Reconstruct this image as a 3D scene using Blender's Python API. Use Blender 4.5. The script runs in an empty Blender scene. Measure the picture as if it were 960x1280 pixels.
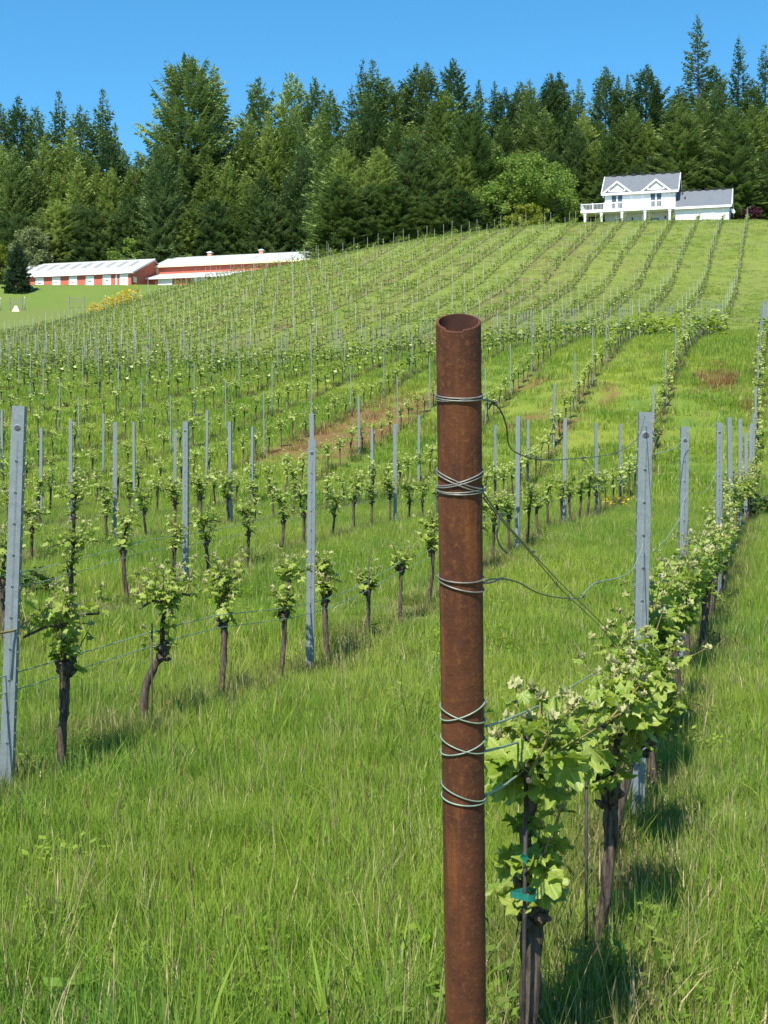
import bpy, math, random
import numpy as np
from mathutils import Vector, Matrix

R = math.radians
F = 1880.0                      # focal length in photo pixels (960 wide)
TAN = 0.2617                    # the rows run this much sideways per metre of depth
YAW = math.atan(TAN)
X00, DX = -0.62, 2.95           # row n passes (X00 - DX*n) at depth zero
scene = bpy.context.scene
COL = scene.collection
rnd = random.Random(7)

# ------------------------------------------------------------------ helpers
class MB:
    """collects faces for ONE mesh object"""
    def __init__(s): s.v = []; s.f = []; s.m = []; s.sm = []; s.a = []
    def add(s, verts, faces, mi=0, smooth=False, uv=None):
        o = len(s.v); s.a.extend(uv if uv else [(9.0,9.0,0.0)]*len(verts)); s.v.extend([tuple(p) for p in verts])
        for f in faces:
            s.f.append([i + o for i in f]); s.m.append(mi); s.sm.append(smooth)
    def box(s, x0, x1, y0, y1, z0, z1, mi=0):
        v = [(x0,y0,z0),(x1,y0,z0),(x1,y1,z0),(x0,y1,z0),(x0,y0,z1),(x1,y0,z1),(x1,y1,z1),(x0,y1,z1)]
        s.add(v, [(0,3,2,1),(4,5,6,7),(0,1,5,4),(1,2,6,5),(2,3,7,6),(3,0,4,7)], mi)
    def quad(s, a, b, c, d, mi=0): s.add([a,b,c,d], [(0,1,2,3)], mi)
    def slab(s, a, b, c, d, t, mi=0):
        """a quad given a thickness t along its normal (downwards)"""
        a,b,c,d = map(Vector, (a,b,c,d)); n = (b-a).cross(d-a).normalized()*t
        v = [a,b,c,d,a-n,b-n,c-n,d-n]
        s.add(v, [(0,1,2,3),(7,6,5,4),(0,4,5,1),(1,5,6,2),(2,6,7,3),(3,7,4,0)], mi)
    def tube(s, pts, rad, seg=6, mi=0, cap=True, jit=0, r=None, smooth=True):
        pts = [Vector(p) for p in pts]; n = len(pts)
        if not isinstance(rad, (list, tuple)): rad = [rad]*n
        o = len(s.v); up = None
        for i, p in enumerate(pts):
            t = (pts[min(i+1,n-1)] - pts[max(i-1,0)])
            if t.length < 1e-9: t = Vector((0,0,1))
            t.normalize()
            if up is None:
                up = t.orthogonal().normalized()
            up = (up - t*up.dot(t))
            if up.length < 1e-6: up = t.orthogonal()
            up.normalize(); w = t.cross(up)
            for k in range(seg):
                a = 2*math.pi*k/seg; rr = rad[i]
                if jit: rr *= 1 + jit*(r.random()-.5)*2
                s.v.append(tuple(p + (up*math.cos(a) + w*math.sin(a))*rr))
        for i in range(n-1):
            for k in range(seg):
                k2 = (k+1) % seg
                s.f.append([o+i*seg+k, o+i*seg+k2, o+(i+1)*seg+k2, o+(i+1)*seg+k]); s.m.append(mi); s.sm.append(smooth)
        if cap:
            s.f.append([o+k for k in range(seg)][::-1]); s.m.append(mi); s.sm.append(False)
            s.f.append([o+(n-1)*seg+k for k in range(seg)]); s.m.append(mi); s.sm.append(False)
    def build(s, name, mats, parent=None, loc=None, link=True):
        me = bpy.data.meshes.new(name)
        me.from_pydata(s.v, [], s.f)
        if not isinstance(mats, (list, tuple)): mats = [mats]
        for m in mats: me.materials.append(m)
        me.polygons.foreach_set('material_index', s.m)
        me.polygons.foreach_set('use_smooth', s.sm)
        if s.a and len(s.a) == len(s.v) and any(q[0] < 8 for q in s.a):
            at_ = me.attributes.new('leafco', 'FLOAT_VECTOR', 'POINT'); at_.data.foreach_set('vector', np.array(s.a, np.float32).ravel())
        me.update()
        o = bpy.data.objects.new(name, me)
        if link: COL.objects.link(o)
        if parent: o.parent = parent
        if loc is not None: o.location = loc
        return o

def tag(o, label=None, cat=None, group=None, kind=None):
    if label: o['label'] = label
    if cat: o['category'] = cat
    if group: o['group'] = group
    if kind: o['kind'] = kind
    return o
def empty(name, loc, rz=0, scale=None):
    o = bpy.data.objects.new(name, None); COL.objects.link(o)
    o.empty_display_size = .2; o.location = loc; o.rotation_euler = (0,0,rz)
    if scale: o.scale = scale
    return o
def copy_tree(o, parent=None):
    c = o.copy(); COL.objects.link(c)
    if parent: c.parent = parent
    for ch in list(o.children): copy_tree(ch, c)
    return c
ONES = ['zeroth','first','second','third','fourth','fifth','sixth','seventh','eighth','ninth','tenth','eleventh','twelfth','thirteenth',
        'fourteenth','fifteenth','sixteenth','seventeenth','eighteenth','nineteenth']
TENS = {2:('twentieth','twenty'),3:('thirtieth','thirty'),4:('fortieth','forty'),5:('fiftieth','fifty'),6:('sixtieth','sixty'),7:('seventieth','seventy'),8:('eightieth','eighty'),9:('ninetieth','ninety')}
def ordw(n):
    if n < 20: return ONES[n]
    t, u = divmod(n, 10)
    return TENS[t][0] if u == 0 else TENS[t][1] + '-' + ONES[u]

# ------------------------------------------------------------------ terrain
def pchip(x, y, xq):
    x = np.asarray(x, float); y = np.asarray(y, float); h = np.diff(x); d = np.diff(y)/h
    m = np.zeros_like(y)
    m[1:-1] = np.where(d[:-1]*d[1:] > 0, 2*d[:-1]*d[1:]/np.where(np.abs(d[:-1]+d[1:])<1e-12, 1, d[:-1]+d[1:]), 0)
    m[0] = d[0]; m[-1] = d[-1]
    i = np.clip(np.searchsorted(x, xq)-1, 0, len(x)-2)
    t = (xq-x[i])/h[i]; t2 = t*t; t3 = t2*t
    return (2*t3-3*t2+1)*y[i] + (t3-2*t2+t)*h[i]*m[i] + (-2*t3+3*t2)*y[i+1] + (t3-t2)*h[i]*m[i+1]
CX = [-500, -60, 120, 240, 360, 480, 600, 720, 840, 960, 1400]
def ypx(Z, ys): return [(640-y)*Z/F for y in ys]
TAB = [
 (-60, [-2.6]*11), (0, [-1.62]*11), (3, [-1.5]*11), (7, [-1.33]*11), (12, [-1.13]*11), (16, [-.87]*11), (20, [-.56]*11), (32, [0.0]*11),
 (39, ypx(39, [608]*11)),
 (47, ypx(47, [562,562,561,560,560,558,545,524,515,512,512])),
 (55, ypx(55, [520,520,519,518,517,512,495,470,456,450,450])),
 (66, ypx(66, [486,485,483,480,476,466,449,434,427,429,430])),
 (78, ypx(78, [472,470,468,465,460,450,438,427,421,424,425])),
 (92, ypx(92, [464,461,457,452,447,440,431,423,419,414,414])),
 (112, ypx(112, [455,452,440,425,408,402,397,393,390,388,388])),
 (134, ypx(134, [446,442,424,400,378,364,361,360,360,360,360])),
 (149, ypx(149, [440,436,413,382,361,343,331,325,322,321,321])),
 (165, ypx(165, [434,430,403,368,345,325,308,301,297,295,295])),
 (180, ypx(180, [429,426,396,357,333,309,291,281,278,277,277])),
 (196, ypx(196, [425,422,393,355,331,308,290.5,280,277,276,276])),
 (230, ypx(230, [402,398,389,362,340,318,300,284,282,281,281])),
 (262, ypx(262, [378,376,373,364,348,318,300,281,277,275,275])),
 (285, [43.0,43.0,43.0,43.0,43.4,47.0,51.0,54.0,55.0,55.5,55.5]),
 (296, [44.4,44.4,44.4,44.4,44.6,48.0,52.0,55.5,56.5,57.0,57.0]),
 (335, [45.4,45.4,45.4,45.4,46.0,50.0,54.0,58.0,59.0,60.0,60.0]),
 (420, [52,52,52,52,53,56,60,64,66,66,66]),
 (800, [62,62,62,62,64,68,72,75,76,76,76]),
 (2600, [30]*11),
]
ZS = np.array([t[0] for t in TAB], float); TV = np.array([t[1] for t in TAB], float)
ZQ = np.concatenate([np.linspace(-60, 100, 321), np.linspace(100.5, 420, 640), np.linspace(425, 2600, 200)])
CQ = np.linspace(-500, 1400, 381)
_g = np.stack([pchip(ZS, TV[:, j], ZQ) for j in range(len(CX))], 1)
GRID = np.stack([pchip(CX, _g[i], CQ) for i in range(len(ZQ))], 0)
# mild smoothing across the columns
for _ in range(3):
    GRID[:, 1:-1] = GRID[:, 1:-1]*.5 + .25*(GRID[:, :-2] + GRID[:, 2:])
_rs = np.random.RandomState(3)
_WV = [(_rs.uniform(.15,1.4), _rs.uniform(0,6.28), _rs.uniform(0,6.28)) for _ in range(14)]
def H(X, Z):
    X = np.asarray(X, float); Z = np.asarray(Z, float)
    c = np.clip(480 + F*X/np.maximum(Z, 22.0), -499, 1399)
    zi = np.interp(Z, ZQ, np.arange(len(ZQ))); ci = (c+500)/5.0
    i = np.clip(zi.astype(int), 0, len(ZQ)-2); j = np.clip(ci.astype(int), 0, len(CQ)-2)
    a = zi-i; b = ci-j
    z = (GRID[i,j]*(1-a)+GRID[i+1,j]*a)*(1-b) + (GRID[i,j+1]*(1-a)+GRID[i+1,j+1]*a)*b
    for k, th, ph in _WV:
        z = z + .011/(k+.2)**.6*np.sin(k*(X*math.cos(th)+Z*math.sin(th))+ph)
    return z
def h1(X, Z): return float(H(np.array([X]), np.array([Z]))[0])
def at(px, py, Z): return Vector(((px-480)/F*Z, Z, (640-py)/F*Z))   # where a thing of the survey stands, in metres
def row_x(n, Z): return X00 - DX*n + TAN*Z

# ------------------------------------------------------------------ materials
def newmat(name):
    m = bpy.data.materials.new(name); m.use_nodes = True
    nt = m.node_tree; nt.nodes.clear(); return m, nt
class NT:
    def __init__(s, nt): s.nt = nt
    def n(s, t, **kw):
        x = s.nt.nodes.new(t)
        for k, v in kw.items(): setattr(x, k, v)
        return x
    def put(s, sock, v):
        if v is None: return
        if hasattr(v, 'is_linked') or hasattr(v, 'links'): s.nt.links.new(v, sock)
        else:
            if hasattr(sock, 'default_value'):
                try: sock.default_value = v
                except Exception: sock.default_value = (*v, 1)
    def math(s, op, a, b=None, c=None, clamp=False):
        x = s.n('ShaderNodeMath', operation=op, use_clamp=clamp)
        s.put(x.inputs[0], a); s.put(x.inputs[1], b)
        if c is not None: s.put(x.inputs[2], c)
        return x.outputs[0]
    def noise(s, vec, scale, detail=3, rough=.55, w=None):
        x = s.n('ShaderNodeTexNoise')
        if vec is not None: s.put(x.inputs['Vector'], vec)
        x.inputs['Scale'].default_value = scale; x.inputs['Detail'].default_value = detail; x.inputs['Roughness'].default_value = rough
        return x.outputs[0]
    def ramp(s, v, a, b):
        x = s.n('ShaderNodeMapRange', interpolation_type='SMOOTHSTEP')
        s.put(x.inputs[0], v); x.inputs[1].default_value = a; x.inputs[2].default_value = b
        return x.outputs[0]
    def mix(s, f, a, b, blend='MIX'):
        x = s.n('ShaderNodeMix', data_type='RGBA', blend_type=blend, clamp_factor=True)
        s.put(x.inputs[0], f); s.put(x.inputs[6], a if hasattr(a,'links') else (*a,1)); s.put(x.inputs[7], b if hasattr(b,'links') else (*b,1))
        return x.outputs[2]
    def vmul(s, v, k):
        x = s.n('ShaderNodeVectorMath', operation='MULTIPLY'); s.put(x.inputs[0], v); x.inputs[1].default_value = k
        return x.outputs[0]
    def bump(s, h, strength, dist=.02):
        x = s.n('ShaderNodeBump'); s.put(x.inputs['Height'], h); x.inputs['Strength'].default_value = strength; x.inputs['Distance'].default_value = dist
        return x.outputs[0]
    def pos(s): return s.n('ShaderNodeNewGeometry').outputs['Position']
    def obj(s): return s.n('ShaderNodeTexCoord').outputs['Object']
    def rand(s): return s.n('ShaderNodeObjectInfo').outputs['Random']
    def princ(s, col, rough=.6, metal=0, bump=None, spec=.4):
        b = s.n('ShaderNodeBsdfPrincipled'); s.put(b.inputs['Base Color'], col if hasattr(col,'links') else (*col,1))
        s.put(b.inputs['Roughness'], rough); s.put(b.inputs['Metallic'], metal); b.inputs['Specular IOR Level'].default_value = spec
        if bump is not None: s.put(b.inputs['Normal'], bump)
        return b.outputs[0]
    def leafy(s, col, trans=.35, rough=.5, spec=.25, tcol=None):
        p = s.princ(col, rough, spec=spec)
        t = s.n('ShaderNodeBsdfTranslucent'); s.put(t.inputs[0], tcol if tcol is not None else col)
        m = s.n('ShaderNodeMixShader'); m.inputs[0].default_value = trans
        s.nt.links.new(p, m.inputs[1]); s.nt.links.new(t.outputs[0], m.inputs[2]); return m.outputs[0]
    def out(s, sh):
        o = s.n('ShaderNodeOutputMaterial'); s.nt.links.new(sh, o.inputs[0])

def turf_group():
    """the sward's own colour by place: patches, drier ground under the rows, bare red soil on the bank, browner tilled aisles"""
    g = bpy.data.node_groups.new('turf_colour', 'ShaderNodeTree')
    g.interface.new_socket('Color', in_out='OUTPUT', socket_type='NodeSocketColor')
    g.interface.new_socket('Bare', in_out='OUTPUT', socket_type='NodeSocketFloat')
    N = NT(g); go = N.n('NodeGroupOutput')
    P = N.pos(); sep = N.n('ShaderNodeSeparateXYZ'); N.put(sep.inputs[0], P)
    X, Y = sep.outputs[0], sep.outputs[1]
    q = N.math('DIVIDE', N.math('ADD', N.math('SUBTRACT', X, N.math('MULTIPLY', Y, TAN)), -X00), DX)
    comb = N.n('ShaderNodeCombineXYZ'); N.put(comb.inputs[0], q); N.put(comb.inputs[1], N.math('MULTIPLY', Y, .12))
    rv = comb.outputs[0]
    wig = N.math('MULTIPLY', N.math('SUBTRACT', N.noise(P, .8, 2), .5), .25)
    qq = N.math('ADD', q, wig)
    rowd = N.math('ABSOLUTE', N.math('SUBTRACT', qq, N.math('ROUND', qq)))        # 0 on a row .. .5 mid aisle
    aisle = N.math('FLOOR', q)
    wn = N.n('ShaderNodeTexWhiteNoise', noise_dimensions='1D'); N.put(wn.inputs['W'], aisle)
    ar = wn.outputs[0]
    invine = N.math('MULTIPLY', N.ramp(Y, 192, 184), N.ramp(q, 1.3, .9))
    far = N.math('MULTIPLY', N.ramp(Y, 84, 96), invine)
    n1 = N.noise(P, .16, 4); n2 = N.noise(P, .9, 4, .6); n3 = N.noise(rv, 1.3, 4, .6); n4 = N.noise(P, 4.5, 3, .6)
    c = N.mix(N.ramp(n1, .36, .64), (.190,.305,.030), (.300,.385,.045))
    c = N.mix(N.math('MULTIPLY', N.ramp(n2, .5, .72), .7), c, (.130,.275,.045))
    c = N.mix(N.math('MULTIPLY', N.ramp(n4, .55, .78), .45), c, (.240,.285,.070))
    # the slope: shorter, yellower sward
    c = N.mix(N.math('MULTIPLY', far, .6), c, (.190,.250,.052))
    c = N.mix(N.math('MULTIPLY', N.math('MULTIPLY', far, N.ramp(n3, .42, .68)), .7), c, (.225,.260,.072))
    brown = N.math('MULTIPLY', N.math('MULTIPLY', far, N.ramp(ar, .45, .75)), N.ramp(N.noise(rv, 2.2, 5, .65), .40, .66))
    c = N.mix(N.math('MULTIPLY', brown, .75), c, (.20,.155,.075))
    # strip under the vines
    strip = N.math('MULTIPLY', N.math('MULTIPLY', N.ramp(rowd, .15, .03), N.ramp(N.noise(P, 1.6, 4, .6), .36, .62)), invine)
    c = N.mix(N.math('MULTIPLY', strip, N.math('SUBTRACT', .8, N.math('MULTIPLY', far, .55))), c, (.175,.135,.062))
    # bare soil on the bank
    bank = N.math('MULTIPLY', N.ramp(Y, 42, 46), N.ramp(Y, 62, 54))
    a4 = N.math('MULTIPLY', N.ramp(N.math('ABSOLUTE', N.math('ADD', q, 4.55)), .6, .35), bank)
    a4 = N.math('MULTIPLY', a4, N.ramp(N.noise(P, .9, 6, .75), .38, .5))
    sn = N.math('MULTIPLY', bank, N.ramp(N.noise(rv, 1.1, 5, .65), .53, .66))
    soil = N.math('MAXIMUM', a4, N.math('MULTIPLY', sn, N.ramp(q, -4.6, -2.6)))
    sc = N.mix(n4, (.25,.098,.050), (.34,.165,.092))
    c = N.mix(N.math('MULTIPLY', soil, .85), c, sc)
    # meadow and mown field beyond
    c = N.mix(N.math('MULTIPLY', N.ramp(Y, 186, 200), .8), c, (.125,.215,.040))
    fld = N.math('MULTIPLY', N.ramp(Y, 186, 196), N.ramp(Y, 250, 238))
    w = N.n('ShaderNodeTexWave', wave_type='BANDS', bands_direction='DIAGONAL'); N.put(w.inputs[0], P); w.inputs['Scale'].default_value=.11; w.inputs['Distortion'].default_value=3
    c = N.mix(N.math('MULTIPLY', fld, N.math('MULTIPLY', w.outputs[1], .7)), c, (.185,.205,.075))
    g.links.new(c, go.inputs[0]); g.links.new(soil, go.inputs[1])
    return g
TURF = turf_group()
def turf(N):
    x = N.n('ShaderNodeGroup'); x.node_tree = TURF; return x.outputs[0]

M = {}
def simple(name, c1, c2=None, scale=6, rough=.6, metal=0, bump=0, spec=.4, stretch=(1,1,1), detail=4, coord='obj'):
    m, nt = newmat(name); N = NT(nt)
    v = N.vmul(N.obj() if coord == 'obj' else N.pos(), stretch)
    nz = N.noise(v, scale, detail, .6)
    col = N.mix(N.ramp(nz, .3, .7), c1, c2 or c1)
    N.out(N.princ(col, rough, metal, N.bump(nz, bump) if bump else None, spec)); M[name] = m; return m
def leafmat(name, c1, c2, trans=.35, rough=.5, tree=.0, scale=3.0, tcol=None, spec=.25):
    m, nt = newmat(name); N = NT(nt)
    f = N.noise(N.pos(), scale, 3, .6)
    f = N.math('ADD', N.ramp(f, .32, .68), N.math('MULTIPLY', N.math('SUBTRACT', N.rand(), .5), tree), clamp=True)
    col = N.mix(f, c1, c2)
    N.out(N.leafy(col, trans, rough, spec, None if tcol is None else N.mix(f, tcol, tuple(min(1,k*1.25) for k in tcol)))); M[name] = m; return m

# ground
m, nt = newmat('turf_ground'); N = NT(nt)
c = turf(N); P = N.pos()
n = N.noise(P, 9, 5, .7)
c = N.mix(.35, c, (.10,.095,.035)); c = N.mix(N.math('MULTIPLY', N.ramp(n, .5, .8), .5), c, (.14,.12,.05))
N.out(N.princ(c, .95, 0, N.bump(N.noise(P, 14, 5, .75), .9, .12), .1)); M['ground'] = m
# grass blades
m, nt = newmat('grass_blade'); N = NT(nt)
r = N.rand(); c = turf(N)
c = N.mix(N.math('MULTIPLY', N.ramp(r, .50, 1.0), .65), c, (.29,.375,.060))
c = N.mix(N.math('MULTIPLY', N.ramp(r, .35, .0), .45), c, (.070,.150,.030))
N.out(N.leafy(c, .45, .5, .2)); M['grass'] = m
leafmat('straw', (.36,.29,.14), (.50,.42,.22), .25)
leafmat('seed_head', (.055,.045,.028), (.12,.09,.045), .1)
simple('petal', (.75,.75,.70), (.85,.85,.8)); simple('petal_yellow', (.72,.55,.03), (.8,.62,.05))
# vines
m, nt = newmat('vine_leaf'); N = NT(nt)
f = N.math('ADD', N.ramp(N.noise(N.pos(), 7, 3, .6), .32, .68), N.math('MULTIPLY', N.math('SUBTRACT', N.rand(), .5), .5), clamp=True)
c = N.mix(f, (.175,.27,.030), (.36,.42,.085))
c = N.mix(N.math('MULTIPLY', N.ramp(N.noise(N.pos(), 75, 3, .6), .42, .7), .35), c, (.115,.215,.028))
at_ = N.n('ShaderNodeAttribute', attribute_name='leafco'); sp_ = N.n('ShaderNodeSeparateXYZ'); N.put(sp_.inputs[0], at_.outputs['Vector'])
ax = N.math('ABSOLUTE', sp_.outputs[0]); ay = sp_.outputs[1]; vein = None
for ang in (0.0, .72, 1.45):
    ca_, sa_ = math.cos(ang), math.sin(ang)
    dd = N.math('ABSOLUTE', N.math('SUBTRACT', N.math('MULTIPLY', ax, ca_), N.math('MULTIPLY', ay, sa_)))
    al = N.math('ADD', N.math('MULTIPLY', ax, sa_), N.math('MULTIPLY', ay, ca_))
    k = N.math('MULTIPLY', N.ramp(dd, .034, .010), N.math('GREATER_THAN', al, -.02)); vein = k if vein is None else N.math('MAXIMUM', vein, k)
rib = N.n('ShaderNodeTexWave'); 
cmb = N.n('ShaderNodeCombineXYZ'); N.put(cmb.inputs[0], N.math('ADD', N.math('MULTIPLY', ay, 1.0), N.math('MULTIPLY', ax, -.75))); N.put(rib.inputs[0], cmb.outputs[0]); rib.inputs['Scale'].default_value = 2.6
ok = N.math('LESS_THAN', ax, 3.0); vein = N.math('MULTIPLY', vein, ok); side = N.math('MULTIPLY', N.math('MULTIPLY', N.ramp(rib.outputs[1], .88, 1.0), ok), .35)
c = N.mix(N.math('MULTIPLY', N.math('MAXIMUM', vein, side), .6), c, (.50,.54,.20))
geo = N.n('ShaderNodeNewGeometry'); c = N.mix(N.math('MULTIPLY', geo.outputs['Backfacing'], .35), c, (.33,.39,.17))
N.out(N.leafy(c, .42, .42, .35, N.mix(f, (.30,.42,.03), (.38,.50,.05)))); M['vine_leaf'] = m
leafmat('vine_leaf_shaded', (.08,.14,.024), (.165,.235,.045), .3, .5, .3, 4.0)  # darker leaf tone: shade among distant vine leaves put into their colour
leafmat('vine_leaf_young', (.36,.38,.13), (.52,.48,.27), .35, .5, .4, 9.0)
leafmat('vine_shoot', (.17,.20,.05), (.20,.13,.06), .05)
m, nt = newmat('vine_bark'); N = NT(nt)
v = N.vmul(N.obj(), (60,60,9)); nz = N.noise(v, 1, 6, .7); big = N.noise(N.obj(), 12, 3)
c = N.mix(N.ramp(nz, .35, .7), (.030,.022,.017), (.165,.125,.092)); c = N.mix(N.ramp(big, .45, .7), c, (.10,.085,.068))
N.out(N.princ(c, .95, 0, N.bump(nz, 1.0, .012), .1)); M['bark'] = m
simple('rebar', (.020,.018,.018), (.06,.045,.035), 30, .7)
simple('tie_tape', (.006,.10,.075), (.015,.16,.12), 20, .4)
# steel
m, nt = newmat('galvanised'); N = NT(nt)
nz = N.noise(N.obj(), 14, 5, .65); vor = N.n('ShaderNodeTexVoronoi'); N.put(vor.inputs[0], N.obj()); vor.inputs['Scale'].default_value = 85
st = N.noise(N.vmul(N.obj(), (40,40,2.2)), 1, 4, .6)
c = N.mix(N.ramp(nz, .3, .72), (.118,.138,.145), (.175,.200,.207)); c = N.mix(N.math('MULTIPLY', vor.outputs['Distance'], .6), c, (.21,.24,.25))
c = N.mix(N.math('MULTIPLY', N.ramp(st, .58, .75), .6), c, (.10,.11,.11))
N.out(N.princ(c, .55, .2, N.bump(nz, .15, .004), .5)); M['galv'] = m
simple('pale_post', (.22,.25,.22), (.32,.34,.30), 4, .6); simple('hole_rim', (.17,.20,.21), (.24,.27,.28), 30, .5, .2); simple('hole', (.05,.055,.06))
simple('wire', (.15,.14,.125), (.25,.24,.215), 60, .5, .4); simple('wire_dark', (.07,.07,.055), (.17,.17,.14), 60, .5, .5)
simple('wire_green', (.15,.23,.17), (.25,.32,.25), 40, .5, .1)
# rust
m, nt = newmat('rust'); N = NT(nt); O = N.obj()
a = N.noise(O, 7, 6, .68); b = N.noise(N.vmul(O, (26,26,2.2)), 1, 5, .65); d = N.noise(O, 95, 4, .7); e = N.noise(O, 30, 4, .65)
c = N.mix(N.ramp(a, .32, .66), (.052,.018,.010), (.115,.037,.014))
c = N.mix(N.math('MULTIPLY', N.ramp(b, .50, .72), .85), c, (.195,.064,.018))
c = N.mix(N.math('MULTIPLY', N.ramp(d, .52, .70), .55), c, (.20,.078,.024))
c = N.mix(N.math('MULTIPLY', N.ramp(e, .60, .72), .35), c, (.028,.013,.011))
sepz = N.n('ShaderNodeSeparateXYZ'); N.put(sepz.inputs[0], O)
drip = N.math('MULTIPLY', N.ramp(N.noise(N.vmul(O, (14,14,.9)), 1, 3), .58, .68), N.ramp(sepz.outputs[2], .95, .4))
c = N.mix(N.math('MULTIPLY', drip, .5), c, (.115,.066,.028))
sp = N.ramp(N.noise(O, 160, 2), .73, .78); c = N.mix(sp, c, (.17,.13,.105))
N.out(N.princ(c, .78, .0, N.bump(N.math('ADD', a, N.math('MULTIPLY', d, .5)), .45, .006), .3)); M['rust'] = m
simple('rust_inside', (.045,.016,.010), (.10,.035,.018), 20, .9)
# buildings
simple('white_siding', (.74,.75,.76), (.80,.80,.80), 3, .55); simple('white_trim', (.82,.82,.82), (.84,.84,.84), 3, .5)
simple('grey_siding', (.42,.44,.45), (.50,.51,.52), 3, .6)
def shingle():
    m, nt = newmat('shingle'); N = NT(nt)
    b = N.n('ShaderNodeTexBrick'); N.put(b.inputs[0], N.obj()); b.inputs['Scale'].default_value = 2.2
    b.inputs[1].default_value=(.105,.118,.134,1); b.inputs[2].default_value=(.145,.158,.176,1); b.inputs[3].default_value=(.055,.066,.08,1); b.inputs['Mortar Size'].default_value=.012
    c = N.mix(N.math('MULTIPLY', N.noise(N.obj(), .8, 4), .6), b.outputs[0], (.15,.162,.178)); N.out(N.princ(c, .85, 0, None, .3)); M['shingle']=m
shingle()
simple('dark_glass', (.04,.055,.065), (.075,.09,.10), 2, .15, 0, 0, .5); simple('dark_brown', (.030,.016,.014), (.05,.03,.025), 4, .7)
simple('black_trim', (.02,.02,.02), (.03,.03,.03), 4, .5); simple('pale_glass', (.55,.62,.58), (.68,.72,.70), 2, .2)
m, nt = newmat('red_siding'); N = NT(nt); O = N.obj()
w = N.n('ShaderNodeTexWave', bands_direction='X'); N.put(w.inputs[0], O); w.inputs['Scale'].default_value = 1.6
c = N.mix(N.noise(O, .9, 4), (.45,.095,.058), (.53,.140,.090)); N.out(N.princ(c, .6, 0, N.bump(w.outputs[1], .5, .05), .3)); M['red']=m
def metal_roof():
    m, nt = newmat('metal_roof'); N = NT(nt); O = N.obj()
    w = N.n('ShaderNodeTexWave', bands_direction='X'); N.put(w.inputs[0], O); w.inputs['Scale'].default_value = 1.0
    c = N.mix(N.ramp(N.noise(N.vmul(O, (1,.12,.12)), .8, 5, .6), .4, .75), (.52,.53,.51), (.38,.39,.37)); N.out(N.princ(c, .45, .1, N.bump(w.outputs[1], .6, .05), .4)); M['metal_roof']=m
metal_roof()
simple('skylight_strip', (.24,.26,.27), (.32,.33,.33), 2, .35); simple('vent_brick', (.42,.20,.15), (.5,.28,.22), 3, .7)
simple('wood_grey', (.15,.14,.12), (.22,.20,.17), 5, .8); simple('cream', (.62,.57,.36), (.7,.64,.42), 3, .6)
# trees
leafmat('needles_dark', (.058,.112,.036), (.150,.222,.074), .22, .6, .9, .55)
leafmat('needles_mid', (.088,.152,.040), (.220,.295,.085), .24, .6, .9, .55)
leafmat('needles_light', (.155,.230,.048), (.32,.40,.105), .28, .6, .9, .5)
leafmat('needles_blue', (.026,.056,.032), (.070,.112,.060), .2, .6, .5, .6)
leafmat('maple_leaf', (.165,.27,.045), (.31,.41,.095), .35, .5, .3, .7)
leafmat('shrub_leaf', (.20,.24,.030), (.34,.37,.06), .35, .5, .2, .8)
leafmat('olive_leaf', (.15,.20,.07), (.30,.35,.16), .35, .5, .2, .8)
leafmat('plum_leaf', (.035,.012,.018), (.085,.03,.035), .25, .5, .2, 1)
leafmat('broom_flower', (.55,.42,.02), (.70,.55,.05), .3, .6, .2, 1.5); leafmat('weed_leaf', (.030,.070,.018), (.075,.13,.035), .3, .5, .3, 4)
simple('tree_bark', (.045,.034,.026), (.12,.095,.075), 4, .95, 0, .6, .1, (1,1,.2))

# ------------------------------------------------------------------ ground sheet
def make_ground():
    zs = np.concatenate([np.linspace(-14, 2, 17)[:-1], np.linspace(2, 14, 90)[:-1], np.linspace(14, 100, 200)[:-1], np.linspace(100, 340, 150)[:-1], np.geomspace(340, 2500, 30)])
    u = np.linspace(-1, 1, 181); u = np.sign(u)*(np.abs(u)**1.35)
    Zg, U = np.meshgrid(zs, u, indexing='ij'); X = U*(np.abs(Zg)*.62 + 14)
    Hh = H(X, Zg); nr, nc = X.shape
    v = np.stack([X, Zg, Hh], -1).reshape(-1, 3)
    idx = np.arange(nr*nc).reshape(nr, nc)
    f = np.stack([idx[:-1,:-1], idx[:-1,1:], idx[1:,1:], idx[1:,:-1]], -1).reshape(-1, 4)
    me = bpy.data.meshes.new('ground'); me.from_pydata(v.tolist(), [], f.tolist()); me.materials.append(M['ground'])
    me.polygons.foreach_set('use_smooth', [True]*len(me.polygons)); me.update()
    o = bpy.data.objects.new('ground', me); COL.objects.link(o); o['kind'] = 'structure'
make_ground()

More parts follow.
